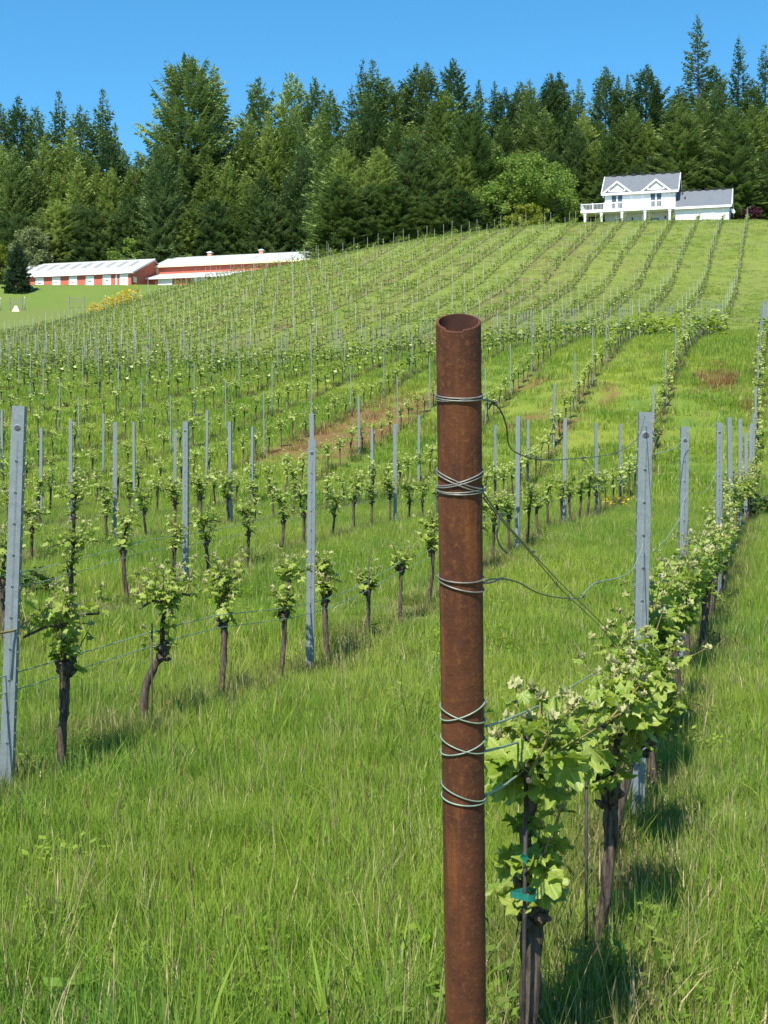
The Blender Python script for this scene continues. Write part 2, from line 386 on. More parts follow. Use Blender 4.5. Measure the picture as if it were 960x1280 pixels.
# ------------------------------------------------------------------ grass
def tuft(seed, nb, rad, hmin, hmax, w, seg=3, straw=.06, seeds=0, flowers=0, lean=.35):
    r = random.Random(seed); mb = MB()
    for _ in range(nb):
        a = r.uniform(0, 6.283); d = rad*math.sqrt(r.random()); bx, by = d*math.cos(a), d*math.sin(a)
        hh = r.uniform(hmin, hmax)*(.6+.4*r.random()); ww = w*r.uniform(.6, 1.3)
        la = a + r.uniform(-1.4, 1.4); le = hh*lean*r.random()**1.2*1.6
        fa = r.uniform(0, 6.283); sx, sy = math.cos(fa)*ww/2, math.sin(fa)*ww/2
        vs = []
        for i in range(seg):
            t = i/seg; k = t*t; wk = 1-.55*t
            x, y, z = bx+math.cos(la)*le*k, by+math.sin(la)*le*k, hh*(t-.18*k*le/hh*1.5)
            vs += [(x-sx*wk, y-sy*wk, z-.01), (x+sx*wk, y+sy*wk, z-.01)]
        vs.append((bx+math.cos(la)*le, by+math.sin(la)*le, hh*(1-.27*le/hh)))
        fs = [(2*i,2*i+1,2*i+3,2*i+2) for i in range(seg-1)] + [(2*seg-2, 2*seg-1, 2*seg)]
        mb.add(vs, fs, 1 if r.random() < straw else 0)
    for _ in range(seeds):
        a = r.uniform(0,6.283); d = rad*r.random(); bx, by = d*math.cos(a), d*math.sin(a); hh = r.uniform(hmax*.9, hmax*1.3)
        la = r.uniform(0,6.283); le = hh*.22*r.random(); tx, ty = bx+math.cos(la)*le, by+math.sin(la)*le
        st = w*.22; mb.add([(bx-st,by,0),(bx+st,by,0),(tx+st*.5,ty,hh),(tx-st*.5,ty,hh)], [(0,1,2,3)], 1 if r.random()<.25 else 0)
        L = r.uniform(.018,.045); q = min(.0024,w*.5); dx, dy = math.cos(la)*le*.25, math.sin(la)*le*.25
        top = (tx+dx, ty+dy, hh+L); mid = [(tx+dx*.5+q*math.cos(k*2.094), ty+dy*.5+q*math.sin(k*2.094), hh+L*.4) for k in range(3)]
        mi = 2 if r.random()<.8 else 1
        mb.add([(tx,ty,hh-.004), *mid, top], [(0,2,1),(0,3,2),(0,1,3),(4,1,2),(4,2,3),(4,3,1)], mi)
    for _ in range(flowers):
        a = r.uniform(0,6.283); d = rad*r.random(); bx, by = d*math.cos(a), d*math.sin(a); hh = r.uniform(hmin*.7, hmax*.9); q = r.uniform(.004,.007)
        mb.add([(bx-w*.2,by,0),(bx+w*.2,by,0),(bx+w*.2,by,hh),(bx-w*.2,by,hh)], [(0,1,2,3)], 0)
        mb.add([(bx+q*math.cos(k*1.257), by+q*math.sin(k*1.257), hh+.004*(k%2)) for k in range(5)] + [(bx,by,hh+.006)], [(5,k,(k+1)%5) for k in range(5)], 3)
    return mb
def proto_collection(name, mbs):
    c = bpy.data.collections.new(name)
    for i, mb in enumerate(mbs):
        o = mb.build('%s_tuft_%02d' % (name, i), [M['grass'], M['straw'], M['seed_head'], M['petal']], link=False)
        c.objects.link(o)
    return c
def vnoise(X, Y, k, seed):
    rs = np.random.RandomState(seed); s = 0
    for _ in range(6):
        th = rs.uniform(0, 6.28); kk = k*rs.uniform(.6, 1.7); s = s + np.sin(kk*(X*math.cos(th)+Y*math.sin(th)) + rs.uniform(0,6.28))
    return s/3.0
def scatter(name, coll, zone, dens, smin, smax, label, cat, seed, keep=None, weights=None):
    rs = np.random.RandomState(seed); z0, z1, side = zone; n_k = len(coll.objects)
    w1 = .262*z1 + side
    n = int(dens*2*w1*(z1-z0)); Z = rs.uniform(z0, z1, n); X = rs.uniform(-w1, w1, n)
    ok = np.abs(X) < .262*Z + side
    X, Z = X[ok], Z[ok]
    if keep is not None:
        k = rs.uniform(0, 1, len(X)) < keep(X, Z); X, Z = X[k], Z[k]
    z = H(X, Z); n = len(X)
    me = bpy.data.meshes.new(name); me.vertices.add(n)
    me.vertices.foreach_set('co', np.stack([X, Z, z], -1).astype(np.float32).ravel())
    sc = rs.uniform(smin, smax, n)*(1 + .22*vnoise(X, Z, 1.3, 5)); a = me.attributes.new('scl', 'FLOAT', 'POINT'); a.data.foreach_set('value', sc.astype(np.float32))
    rot = np.stack([rs.normal(0,.10,n), rs.normal(0,.10,n), rs.uniform(0,6.283,n)], -1); a = me.attributes.new('rot', 'FLOAT_VECTOR', 'POINT'); a.data.foreach_set('vector', rot.astype(np.float32).ravel())
    idx = rs.choice(n_k, n, p=weights); a = me.attributes.new('idx', 'INT', 'POINT'); a.data.foreach_set('value', idx.astype(np.int32))
    o = bpy.data.objects.new(name, me); COL.objects.link(o); tag(o, label, cat, kind='stuff')
    ng = bpy.data.node_groups.new(name+'_nodes', 'GeometryNodeTree')
    ng.interface.new_socket('Geometry', in_out='INPUT', socket_type='NodeSocketGeometry'); ng.interface.new_socket('Geometry', in_out='OUTPUT', socket_type='NodeSocketGeometry')
    gi = ng.nodes.new('NodeGroupInput'); go = ng.nodes.new('NodeGroupOutput'); iop = ng.nodes.new('GeometryNodeInstanceOnPoints')
    ci = ng.nodes.new('GeometryNodeCollectionInfo'); ci.inputs['Collection'].default_value = coll; ci.inputs['Separate Children'].default_value = True; ci.inputs['Reset Children'].default_value = True
    def attr(nm, ty):
        x = ng.nodes.new('GeometryNodeInputNamedAttribute'); x.data_type = ty; x.inputs['Name'].default_value = nm
        return [s for s in x.outputs if s.enabled and s.name == 'Attribute'][0]
    e2r = ng.nodes.new('FunctionNodeEulerToRotation')
    L = ng.links.new
    L(gi.outputs[0], iop.inputs['Points']); L(ci.outputs[0], iop.inputs['Instance']); iop.inputs['Pick Instance'].default_value = True
    L(attr('idx','INT'), iop.inputs['Instance Index']); L(attr('rot','FLOAT_VECTOR'), e2r.inputs[0]); L(e2r.outputs[0], iop.inputs['Rotation']); L(attr('scl','FLOAT'), iop.inputs['Scale'])
    L(iop.outputs[0], go.inputs[0])
    md = o.modifiers.new('scatter', 'NODES'); md.node_group = ng
    return o
def weedlet(seed, n, rad, size, hmax):
    r = random.Random(seed); mb = MB()
    for _ in range(n):
        a = r.uniform(0,6.283); d = rad*math.sqrt(r.random()); p = Vector((d*math.cos(a), d*math.sin(a), hmax*r.uniform(.25,1)*(1-.5*d/rad)))
        o = Vector((math.cos(a+r.uniform(-1,1)), math.sin(a+r.uniform(-1,1)), r.uniform(-.3,.5))).normalized(); s = Vector((-o.y,o.x,r.uniform(-.3,.3))); k = size*r.uniform(.6,1.3)
        mb.add([p, p+o*k*.45+s*k*.32, p+o*k, p+o*k*.45-s*k*.32], [(0,1,2,3)], 0)
        if r.random() < .4: mb.add([(p.x*.5-.002,p.y*.5,0),(p.x*.5+.002,p.y*.5,0),tuple(p)], [(0,1,2)], 0)
    return mb
def rowdist(X, Z):
    q = (X - TAN*Z - X00)/DX; return np.abs(q-np.round(q)), q
def keep_near(X, Z):
    d, q = rowdist(X, Z); return np.where(d < .06, .55, np.where(d < .12, .8, 1.0))
def keep_bank(X, Z):
    d, q = rowdist(X, Z); k = np.where(d < .1, .6, 1.0)
    b = (Z > 43) & (Z < 59); k = np.where(b & (q < -4.1) & (q > -4.95), .12, k)
    return np.where(b & (q > -4) & (vnoise(X, Z, .35, 9) > .15), .45*k, k)
near_p = [tuft(10+i, 135, .155, .06, .205, .0038, 3, (.02,.05,.03,.07,.03,.05)[i], (1,0,3,2,3,1)[i], 0, .5) for i in range(6)]
near_p += [tuft(31, 60, .13, .10, .25, .0036, 3, .35, 3), tuft(32, 34, .11, .10, .28, .009, 3, .02, 0, lean=.6)]
GN1 = proto_collection('near_grass', near_p)
mid_p = [tuft(50+i, 86, .20, .09, .23, .0070, 2, (.02,.05,.03,.06)[i], (0,1,0,0)[i], 0) for i in range(4)] + [tuft(56, 46, .18, .10, .25, .007, 2, .35, 2)]
GN2 = proto_collection('mid_grass', mid_p)
far_p = [tuft(70+i, 46, .34, .12, .27, .024, 2, .05) for i in range(4)] + [tuft(76, 40, .3, .10, .24, .02, 2, .4)]
GN3 = proto_collection('bank_grass', far_p)
slope_p = [tuft(90+i, 34, .50, .07, .17, .05, 2, .04) for i in range(4)]
GN4 = proto_collection('slope_grass', slope_p)
scatter('meadow_grass', GN1, (2.7, 11.5, 1.2), 68, .75, 1.25, 'long fine green grass with seed heads and dry stalks around the rusty pipe', 'grass', 1, keep_near,
        [.18,.18,.15,.13,.12,.12,.05,.07])
scatter('meadow_grass', GN2, (11.2, 34, 2.0), 27, .75, 1.2, 'green grass growing between the rows of vines behind the rusty pipe', 'grass', 2, keep_near, [.26,.24,.22,.2,.08])
scatter('meadow_grass', GN3, (33.5, 93, 4.0), 9, .7, 1.25, 'grass on the bank in the middle of the vineyard', 'grass', 3, keep_bank, [.23,.23,.23,.2,.11])
scatter('meadow_grass', GN4, (92.5, 205, 8.0), 1.7, .5, 1.1, 'short yellowish grass on the upper vineyard slope', 'grass', 4)

GT = proto_collection('thatch', [tuft(120+i, 70, .20, .05, .15, .0055, 2, .75, 1, 0, .9) for i in range(3)])
GW = proto_collection('low_weed', [weedlet(130+i, 46, .13, .035, .16) for i in range(3)] + [weedlet(140, 26, .10, .05, .13)])
def keep_row(X, Z):
    d, q = rowdist(X, Z); return np.where(d < .16, 1.0, .05)*(.35+.65*(vnoise(X, Z, .9, 21) > -.2))
scatter('dry_grass', GT, (2.9, 30, 1.5), 22, .7, 1.25, 'dry straw-coloured grass under the vines', 'grass', 7, keep_row)
scatter('low_weeds', GW, (2.9, 24, 1.5), 9, .6, 1.3, 'low broad-leaved weeds among the grass', 'weeds', 8, lambda X, Z: np.where(vnoise(X, Z, 1.1, 33) > .05, 1.0, .12))

# ------------------------------------------------------------------ grapevines
def lobed(n=1):
    """grape leaf outline, stalk at origin, tip at +y"""
    if n == 0:
        P = [(0,-.02),(.30,-.12),(.50,.12),(.42,.40),(.48,.62),(.22,.66),(0,1.0),(-.22,.66),(-.48,.62),(-.42,.40),(-.50,.12),(-.30,-.12)]
        C = (0,.30)
        return P, C
    P = [(0,.0),(.18,-.16),(.38,-.12),(.40,.02),(.56,.10),(.50,.24),(.40,.32),(.52,.48),(.56,.66),(.40,.66),(.26,.62),(.20,.78),(.12,.92),(0,1.04)]
    P = P + [(-x,y) for x,y in P[1:-1]][::-1]
    return P, (0,.30)
def add_leaf(mb, p, d, nrm, size, lod, r, mi):
    d = d.normalized(); s = d.cross(nrm)
    if s.length < 1e-3: s = d.orthogonal()
    s.normalize(); nn = s.cross(d)
    if lod == 0 or lod == 1:
        P, C = lobed(1 if lod == 0 else 0); cup = r.uniform(-.45, .55); wav = r.uniform(.05,.15)
        vs = []
        for i, (x, y) in enumerate(P):
            z = cup*abs(x) - .22*max(0, y-.3)**2 + wav*math.sin(i*2.4+size*90)
            vs.append(p + (s*x + d*y + nn*z)*size)
        vs.append(p + (s*C[0] + d*C[1])*size); k = len(P)
        mb.add(vs, [(k, i, (i+1) % k) for i in range(k)], mi, lod == 0, [(x+.001,y,0.0) for x,y in P]+[(C[0]+.001,C[1],0.0)])
    else:
        k = r.uniform(-.15,.25)
        vs = [p, p+(s*.5+d*.3+nn*k)*size, p+d*size, p+(-s*.5+d*.3+nn*k)*size]
        mb.add(vs, [(0,1,2),(0,2,3)], mi)
def vine_meshes(seed, lod, arm=(.42,.42), full=1.0, path=None, second=True, low=1.0, top=.71, thick=1.0, band=0.0, ls=1.0, rise=1.0):
    r = random.Random(seed); tr, ca, le = MB(), MB(), MB()
    headz = r.uniform(.46, .56)
    if path is None:
        l1, l2 = r.uniform(-.06,.06), r.uniform(-.08,.08)
        path = [(0,0,-.08),(l1*.3,l2*.3,.1),(l1*.8,l2*.8,.26),(l1,l2,headz-.06),(l1*.9,l2*.9,headz+.03)]
    pts = [Vector(p) for p in path]; hd = pts[-1]
    # dense resample
    dense = []; nseg = 5 if lod == 0 else (3 if lod == 1 else 1)
    for i in range(len(pts)-1):
        for k in range(nseg):
            t = k/nseg
            p0, p1, p2, p3 = pts[max(i-1,0)], pts[i], pts[i+1], pts[min(i+2,len(pts)-1)]
            dense.append(.5*((2*p1)+(p2-p0)*t+(2*p0-5*p1+4*p2-p3)*t*t+(3*p1-p0-3*p2+p3)*t**3))
    dense.append(hd); n = len(dense); rad = []
    for i in range(n):
        t = i/(n-1); q = .026 - .005*math.sin(t*3.1)
        if t > .8: q += .012*math.sin(min(1,(t-.8)/.17)*1.9)
        rad.append(q*thick*(1+r.uniform(-.08,.08)))
    tr.tube(dense, rad, 12 if lod == 0 else (6 if lod == 1 else 4), 0, True, .2 if lod < 2 else 0, r)
    if lod < 2:      # knobs on the head
        for _ in range(11 if lod == 0 else 2):
            a = r.uniform(0,6.28); b = hd + Vector((math.cos(a)*.018, math.sin(a)*.018, r.uniform(-.09,.01)))
            e = b + Vector((math.cos(a)*r.uniform(.02,.045), math.sin(a)*r.uniform(.02,.045), r.uniform(-.01,.05)))
            q = r.uniform(.6,1.0); tr.tube([b, b.lerp(e,.6), e], [.018*q,.017*q,.006*q], 7, 0, True, .3, r)
    origins = []
    for _ in range(int(7*low*full)): origins.append((hd + Vector((r.uniform(-.03,.03), r.uniform(-.03,.03), r.uniform(-.05,.03))), 1.0, 1))
    tp = hd
    if second:
        tp = Vector((hd.x+r.uniform(-.05,.05), hd.y+r.uniform(-.05,.05), top))
        md = (hd+tp)/2 + Vector((r.uniform(-.05,.05), r.uniform(-.05,.05), 0))
        ca.tube([hd, md, tp], [.017*thick,.013*thick,.012*thick], 6 if lod < 2 else 3, 0, True, .12 if lod < 2 else 0, r)
        for _ in range(int(6*full*rise)):
            t = r.random(); b = hd.lerp(md, t*2) if t < .5 else md.lerp(tp, t*2-1); origins.append((b, .8, 0))
        for _ in range(int(6*full)): origins.append((tp + Vector((r.uniform(-.03,.03), r.uniform(-.03,.03), 0)), 1.0, 0))
        for sgn, L in ((-1, arm[0]), (1, arm[1])):
            if L <= 0: continue
            e = tp + Vector((r.uniform(-.03,.03), sgn*L, r.uniform(-.03,.06))); m_ = (tp+e)/2 + Vector((r.uniform(-.02,.02), 0, .03))
            ca.tube([tp, m_, e], [.011,.009,.006], 5 if lod < 2 else 3, 0, True)
            k = max(1, int(L/.065*full))
            for i in range(k):
                t = (i+r.random())/k; b = tp.lerp(m_, t*2) if t < .5 else m_.lerp(e, t*2-1); origins.append((b, 1.0, 0))
    sizes = ls
    for b, sl, lowf in origins:
        L = r.uniform(.11, .235)*sl*(1+band*.2); a = r.uniform(0, 6.283)
        dv = Vector((math.cos(a)*r.uniform(.2,.9), math.sin(a)*r.uniform(.2,.9), r.uniform(.35,1.2))).normalized()
        bend = Vector((r.uniform(-.3,.3), r.uniform(-.3,.3), .25))
        nl = r.randint(5, 8) if lod == 0 else (r.randint(4,6) if lod == 1 else r.randint(2,3))
        sp = [b + dv*L*t + bend*L*t*t*.6 for t in (0,.33,.66,1)]
        if lod < 2: ca.tube(sp, [.0045,.004,.003,.0018], 4 if lod == 0 else 3, 1, False)
        for i in range(nl):
            t = (i+.6)/nl; p = b + dv*L*t + bend*L*t*t*.6
            la = r.uniform(0, 6.283) if i % 2 == 0 else la + 3.14 + r.uniform(-.6,.6)
            out = Vector((math.cos(la), math.sin(la), r.uniform(-.5,.5)))
            size = (.098*(1-.62*t))*r.uniform(.7,1.2)*sizes
            if lod == 2: size *= 1.35
            pet = p + out*size*.45 + Vector((0,0,.01))
            nr = (Vector((0,0,1)) + out*r.uniform(-.2,.9) + Vector((r.uniform(-.6,.6), r.uniform(-.6,.6), 0))).normalized()
            if lod == 0: ca.tube([p, pet], [.0016,.0012], 3, 1, False)
            add_leaf(le, pet, out + Vector((0,0,r.uniform(-.6,.05))), nr, size, lod, r, 0)
        if lod < 2 or r.random() < .5:
            tip = sp[-1]
            for k in range(5 if lod == 0 else 3 if lod == 1 else 1):
                a = r.uniform(0,6.28); q = Vector((math.cos(a)*.5, math.sin(a)*.5, r.uniform(.2,1)))
                add_leaf(le, tip, q, Vector((math.cos(a),math.sin(a),.3)), r.uniform(.018,.036)*(1 if lod < 2 else 1.8), max(lod,1), r, 1)
    return tr, ca, le
def vine_object(seed, lod, **kw):
    tr, ca, le = vine_meshes(seed, lod, **kw)
    root = empty('grapevine', (0,0,0))
    tr.build('trunk', M['bark'], root); ca.build('cane', [M['bark'], M['vine_shoot']], root); le.build('leaves', [M['vine_leaf'], M['vine_leaf_young']], root)
    return root
def row_phrase(n):
    return "the rusty pipe's row" if n == 0 else 'the %s row left of the rusty pipe' % ordw(n)

VSP = 1.15
spots = []                     # (Z, n, X)  every vine of the lower block
V0 = {0: 3.62, 1: 7.48}
for n in range(0, 17):
    Z = V0.get(n, 3.6 + .55*n); rr = random.Random(100+n)
    while Z < 90:
        Zj = Z + rr.uniform(-.07,.07); Xj = row_x(n, Zj) + rr.uniform(-.04,.04); px = 480 + F*Xj/Zj
        if Zj > 3.3 and -40 < px < 1000 and (n > 0 or Zj < 100): spots.append((Zj, n, Xj))
        Z += VSP
fixed = {(0,0):(655,1391,3.66), (0,1):(740,None,4.78), (0,2):(775,None,5.96), (0,3):(815,None,7.3)}
upper = []
for n in range(1, 34):
    rr = random.Random(500+n); Z = 93 + rr.uniform(0,1)
    while Z < 183 + (6 if n > 18 else 0):
        Zj = Z + rr.uniform(-.1,.1); Xj = row_x(n, Zj) + rr.uniform(-.06,.06); px = 480 + F*Xj/Zj
        if -60 < px < 1010 and rr.random() > .06: upper.append((Zj, n, Xj))
        Z += VSP
spots.sort(); upper.sort()
individual = spots[:300]; rest = spots[300:] + upper
by_row = {}
for Z, n, X in individual: by_row.setdefault(n, []).append((Z, X))
special = {
 (0,0): dict(seed=11, arm=(.22,.40), full=1.5, thick=1.15, low=.42, top=.79, rise=.35),
 (0,1): dict(seed=23, arm=(.32,.36), full=1.1, thick=1.0, low=.5, top=.74, rise=.6),
 (0,2): dict(seed=35, arm=(.36,.36), full=1.1, low=.6, path=[(-.05,-.02,-.08),(-.03,0,.08),(.0,0,.24),(.04,.02,.42),(.09,.03,.52)], top=.72),
 (0,3): dict(seed=47, arm=(.38,.38), full=1.1), (0,4): dict(seed=58, arm=(.42,.42), full=1.15), (0,5): dict(seed=69, arm=(.42,.42), full=1.15),
 (1,0): dict(seed=71, arm=(.45,.35), full=.7, thick=1.15, low=.9, path=[(0,0,-.08),(.005,0,.1),(.02,0,.28),(.025,0,.44),(.03,0,.54)]),
 (1,1): dict(seed=83, arm=(.40,.40), full=.85, thick=1.05, low=.45, top=.72, path=[(0,0,-.08),(-.015,0,.10),(.0,0,.24),(.055,0,.36),(.11,.0,.43),(.10,0,.48)]),
 (1,2): dict(seed=95, arm=(.12,.30), full=.8, thick=1.0, top=.74), (1,3): dict(seed=107, arm=(.05,.12), full=.75, thick=.8, top=.78),
 (1,4): dict(seed=119, arm=(.0,.0), full=.9, thick=1.0, top=.78), (1,5): dict(seed=121, second=False, low=1.3, arm=(0,0), thick=.8),
 (1,6): dict(seed=133, second=False, low=1.4, arm=(0,0), thick=.8), (1,7): dict(seed=145, arm=(0,.0), full=.9, thick=.9, top=.78)}
mid_vars = [vine_object(200+i, 1, arm=(.38,.35) if i < 3 else (.12,.15), full=(.85 if i < 3 else .8), ls=.85) for i in range(8)]
low_vars = [vine_object(300+i, 2, arm=(.32,.32), full=.85) for i in range(6)]
A_vars = [vine_object(260+i, 1, arm=(.45,.45), full=1.15, band=.4, ls=.9) for i in range(4)]
usedm = set()
def take(lst, i):
    o = lst[i]
    if id(o) not in usedm:
        usedm.add(id(o)); return o
    return copy_tree(o)
vine_loc = {}
rv = random.Random(77)
for n, lst in sorted(by_row.items()):
    for k, (Z, X) in enumerate(lst):
        sp = special.get((n,k))
        if n == 0 and k < 4:
            px, _, Z = fixed[(0,k)]; X = (px-480)/F*Z
        if n == 1 and k < 8:
            px = [75,183,275,350,410,460,500,535][k]; X = (px-480)/F*Z
        if sp:
            o = vine_object(sp['seed'], 0, **{'ls': .74 if n == 1 else 1.0, **{a:b for a,b in sp.items() if a != 'seed'}}); o.rotation_euler.z = -YAW
        else:
            if n == 0 and Z < 34: o = take(A_vars, rv.randrange(4))
            elif Z < 30: o = take(mid_vars, rv.randrange(5) if rv.random() < .75 else rv.randrange(5,8))
            else: o = take(low_vars, rv.randrange(6))
            o.rotation_euler.z = -YAW + (math.pi if rv.random() < .5 else 0) + rv.uniform(-.15,.15)
            s = rv.uniform(.88,1.10); o.scale = (s, s, s*rv.uniform(.94,1.05))
        o.location = (X, Z, h1(X, Z)); vine_loc[(n,k)] = o
        look = ''
        if n == 0:
            lab = ["gnarled grapevine nearest the rusty pipe, with green tape tied round its knobbly trunk", "leafy grapevine second from the rusty pipe, its trunk rising straight beside a thin rod",
                   "leafy grapevine third from the rusty pipe, dark trunk leaning right before the steel post"]
            lab = lab[k] if k < 3 else "%s leafy grapevine uphill from the rusty pipe in its own row" % ordw(k+1)
        elif n == 1 and k < 2:
            lab = ["grapevine with thick upright trunk just right of the nearest left-hand steel post", "grapevine with a trunk bent like a bow, second from the left frame edge"][k]
        else:
            lab = '%s grapevine from the left edge in the %s row left of the pipe' % (ordw(k+1), ordw(n))
        tag(o, lab, 'grapevine', 'grapevines of the lower vineyard rows')
def many_vines():
    vars_ = []
    for i in range(8):
        r = random.Random(900+i); mb = MB()
        mb.tube([(0,0,-.1),(r.uniform(-.05,.05),0,.3),(0,0,.62)], [.022,.02,.03], 4, 0, False)
        for _ in range(24):
            p = Vector((r.gauss(0,.09), r.uniform(-.52,.52), r.uniform(.45,.95)))
            if r.random() < .35: p.y *= .3; p.z = r.uniform(.45,.8)
            a = r.uniform(0,6.28); d = Vector((math.cos(a), math.sin(a), r.uniform(-.5,.5)))
            nr = Vector((r.uniform(-.6,.6), r.uniform(-.6,.6), 1)).normalized()
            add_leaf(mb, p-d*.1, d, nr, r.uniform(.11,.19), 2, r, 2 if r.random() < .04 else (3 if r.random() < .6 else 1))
        vars_.append(mb)
    V, FF, MI, o = [], [], [], 0; r = random.Random(5)
    ca, sa = math.cos(-YAW), math.sin(-YAW)
    Xs = np.array([s[2] for s in rest]); Zs_ = np.array([s[0] for s in rest]); hs = H(Xs, Zs_)
    for (Z, n, X), hz in zip(rest, hs):
        mb = vars_[r.randrange(8)]; s = r.uniform(.8,1.1); fl = 1 if r.random() < .5 else -1
        if 60 < Z < 92: s *= 1.1
        for x, y, z in mb.v:
            x, y = x*s*fl, y*s*fl; V.append((X+ca*x-sa*y, Z+sa*x+ca*y, hz+z*s))
        FF.extend([[i+o for i in f] for f in mb.f]); MI.extend(mb.m); o += len(mb.v)
    me = bpy.data.meshes.new('distant_vines'); me.from_pydata(V, [], FF)
    for k in ('bark','vine_leaf','vine_leaf_young','vine_leaf_shaded'): me.materials.append(M[k])
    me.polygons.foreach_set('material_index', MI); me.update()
    ob = bpy.data.objects.new('distant_vines', me); COL.objects.link(ob)
    tag(ob, 'many small grapevines in rows covering the knoll and the upper slope', 'grapevines', kind='stuff')
many_vines()

# ------------------------------------------------------------------ steel posts
def post_mesh(lod, Hp=1.8):
    mb = MB(); w, d, t = .052, .040, .0035
    if lod == 2:
        mb.box(-.016,.016,-.013,.013,-.3,Hp); return mb
    prof = [(-w/2,d),(-w/2,0),(w/2,0),(w/2,d),(w/2-.010,d),(w/2-.010,d-t),(w/2-t,d-t),(w/2-t,t),(-w/2+t,t),(-w/2+t,d-t),(-w/2+.010,d-t),(-w/2+.010,d)]
    k = len(prof); vs = [(x,y,-.35) for x,y in prof] + [(x,y,Hp) for x,y in prof]
    fs = [(i,(i+1)%k,(i+1)%k+k,i+k) for i in range(k)]
    fs += [(k+0,k+1,k+8,k+9),(k+1,k+2,k+7,k+8),(k+2,k+3,k+6,k+7)]
    mb.add(vs, fs, 0)
    # pressed shallow rib down the middle of the web
    if lod == 0:
        mb.add([(-.006,-.0005,.0),(0,-.003,.0),(.006,-.0005,.0),(-.006,-.0005,Hp-.16),(0,-.003,Hp-.16),(.006,-.0005,Hp-.16)], [(0,1,4,3),(1,2,5,4)], 0)
        z = Hp - .10; i = 0
        while z > .12:
            rr = .011 if i == 0 else .0048
            ring = [(rr*math.cos(a), -.0045, z+rr*math.sin(a)) for a in [j*6.283/12 for j in range(12)]]
            ring2 = [(rr*1.4*math.cos(a), -.001, z+rr*1.4*math.sin(a)) for a in [j*6.283/12 for j in range(12)]]
            mb.add(ring+ring2, [(j,(j+1)%12,12+(j+1)%12,12+j) for j in range(12)], 1)
            mb.add(ring, [tuple(range(12))[::-1]], 2)
            z -= .145 if i else .155; i += 1
        z = .2
        while z < Hp-.05:           # hooks down both edges
            for sx in (-1, 1):
                x = sx*w/2; mb.add([(x,.006,z),(x+sx*.007,.006,z+.012),(x,.006,z+.018),(x,.012,z),(x+sx*.007,.012,z+.012),(x,.012,z+.018)], [(0,1,2),(5,4,3),(0,3,4,1),(1,4,5,2)], 0)
            z += .075
    return mb
pm = [M['galv'], M['hole_rim'], M['hole']]
PSP = 4.55
plist = []
for n in range(0, 17):
    ph = {0:6.66, 1:6.96}.get(n, (2.11+.39*n) % PSP); Z = ph
    while Z < 91:
        X = row_x(n, Z); px = 480+F*X/Z
        if Z > 5.5 and -30 < px < 990: plist.append((Z, n, X, 'lower'))
        Z += PSP
    X = row_x(n, 91.3); 
    if -30 < 480+F*X/91.3 < 990: plist.append((91.3, n, X, 'lower'))
for n in range(1, 34):
    Z = 92.4
    k = 0
    while Z < 184 + (6 if n > 18 else 0):
        X = row_x(n, Z); px = 480+F*X/Z
        if -30 < px < 990: plist.append((Z, n, X, 'upper'))
        Z += PSP if k else 1.3
        k += 1
plist.sort()
base_post = {0: post_mesh(0).build('trellis_post', pm), 1: post_mesh(1).build('trellis_post', pm), 2: post_mesh(2).build('trellis_post', pm), 3: post_mesh(2).build('trellis_post', M['pale_post'])}
usedp = set(); cnt = {}; rp = random.Random(41)
override = {(0,0):(797,6.66,-1.15), (0,1):(853,11.0,-.6), (1,0):(6.5,6.96,-2.0), (1,1):(387,11.5,-.6)}
post_loc = {}
for Z, n, X, blk in plist[:300]:
    k = cnt.get((blk,n), 0); cnt[(blk,n)] = k+1
    lod = 0 if Z < 17 else (1 if Z < 45 else 2)
    if blk == 'upper' and cnt[(blk,n)] > 2: lod = 3
    o = base_post[lod]
    if lod in usedp: o = o.copy(); COL.objects.link(o)
    usedp.add(lod)
    lean = rp.uniform(-1,1)*.7; tw = rp.uniform(-.25,.25)
    if blk == 'lower' and (n,k) in override:
        px, Z, lean = override[(n,k)]; lean = -lean; X = (px-480)/F*Z; tw = .08
    o.location = (X, Z, h1(X,Z)); o.rotation_euler = (R(rp.uniform(-1,1)) if Z > 12 else R(.3), R(lean), -YAW*.4+tw)
    hs = 1.0 + (rp.uniform(-.06,.06) if (n,k) not in override else 0); o.scale = (1.14,1.14,hs) if lod < 2 else (1,1,hs*1.03)
    post_loc[(blk,n,k)] = (X, Z, h1(X,Z))
    if blk == 'lower':
        if n == 0: lab = "%s grey steel post uphill from the rusty pipe in its own row" % ordw(k+1)
        elif n == 1 and k == 0: lab = 'tall grey galvanised post cut by the left frame edge, nearest the camera'
        else: lab = '%s grey steel post from the left edge in the %s row left of the pipe' % (ordw(k+1), ordw(n))
        g = 'steel trellis posts of the lower vineyard'
    else:
        lab = '%s small pale post up the upper slope in its %s row from the right' % (ordw(k+1), ordw(n)); g = 'steel trellis posts of the upper slope'
    tag(o, lab, 'trellis post', g)
mb = MB()
for Z, n, X, blk in plist[300:]:
    hz = h1(X,Z); x, w = X+rp.uniform(-.06,.06), .016; hp = 1.8*rp.uniform(.94,1.05); lx = rp.uniform(-.05,.05)
    v = [(x+a*w, Z+b*w*.8, hz-.3) for a,b in ((-1,-1),(1,-1),(1,1),(-1,1))] + [(x+lx+a*w, Z+b*w*.8, hz+hp) for a,b in ((-1,-1),(1,-1),(1,1),(-1,1))]
    mb.add(v, [(4,5,6,7),(0,1,5,4),(1,2,6,5),(2,3,7,6),(3,0,4,7)])
tag(mb.build('distant_posts', M['pale_post']), 'many tiny pale trellis posts dotted up the far slope to its crest', 'trellis posts', kind='stuff')

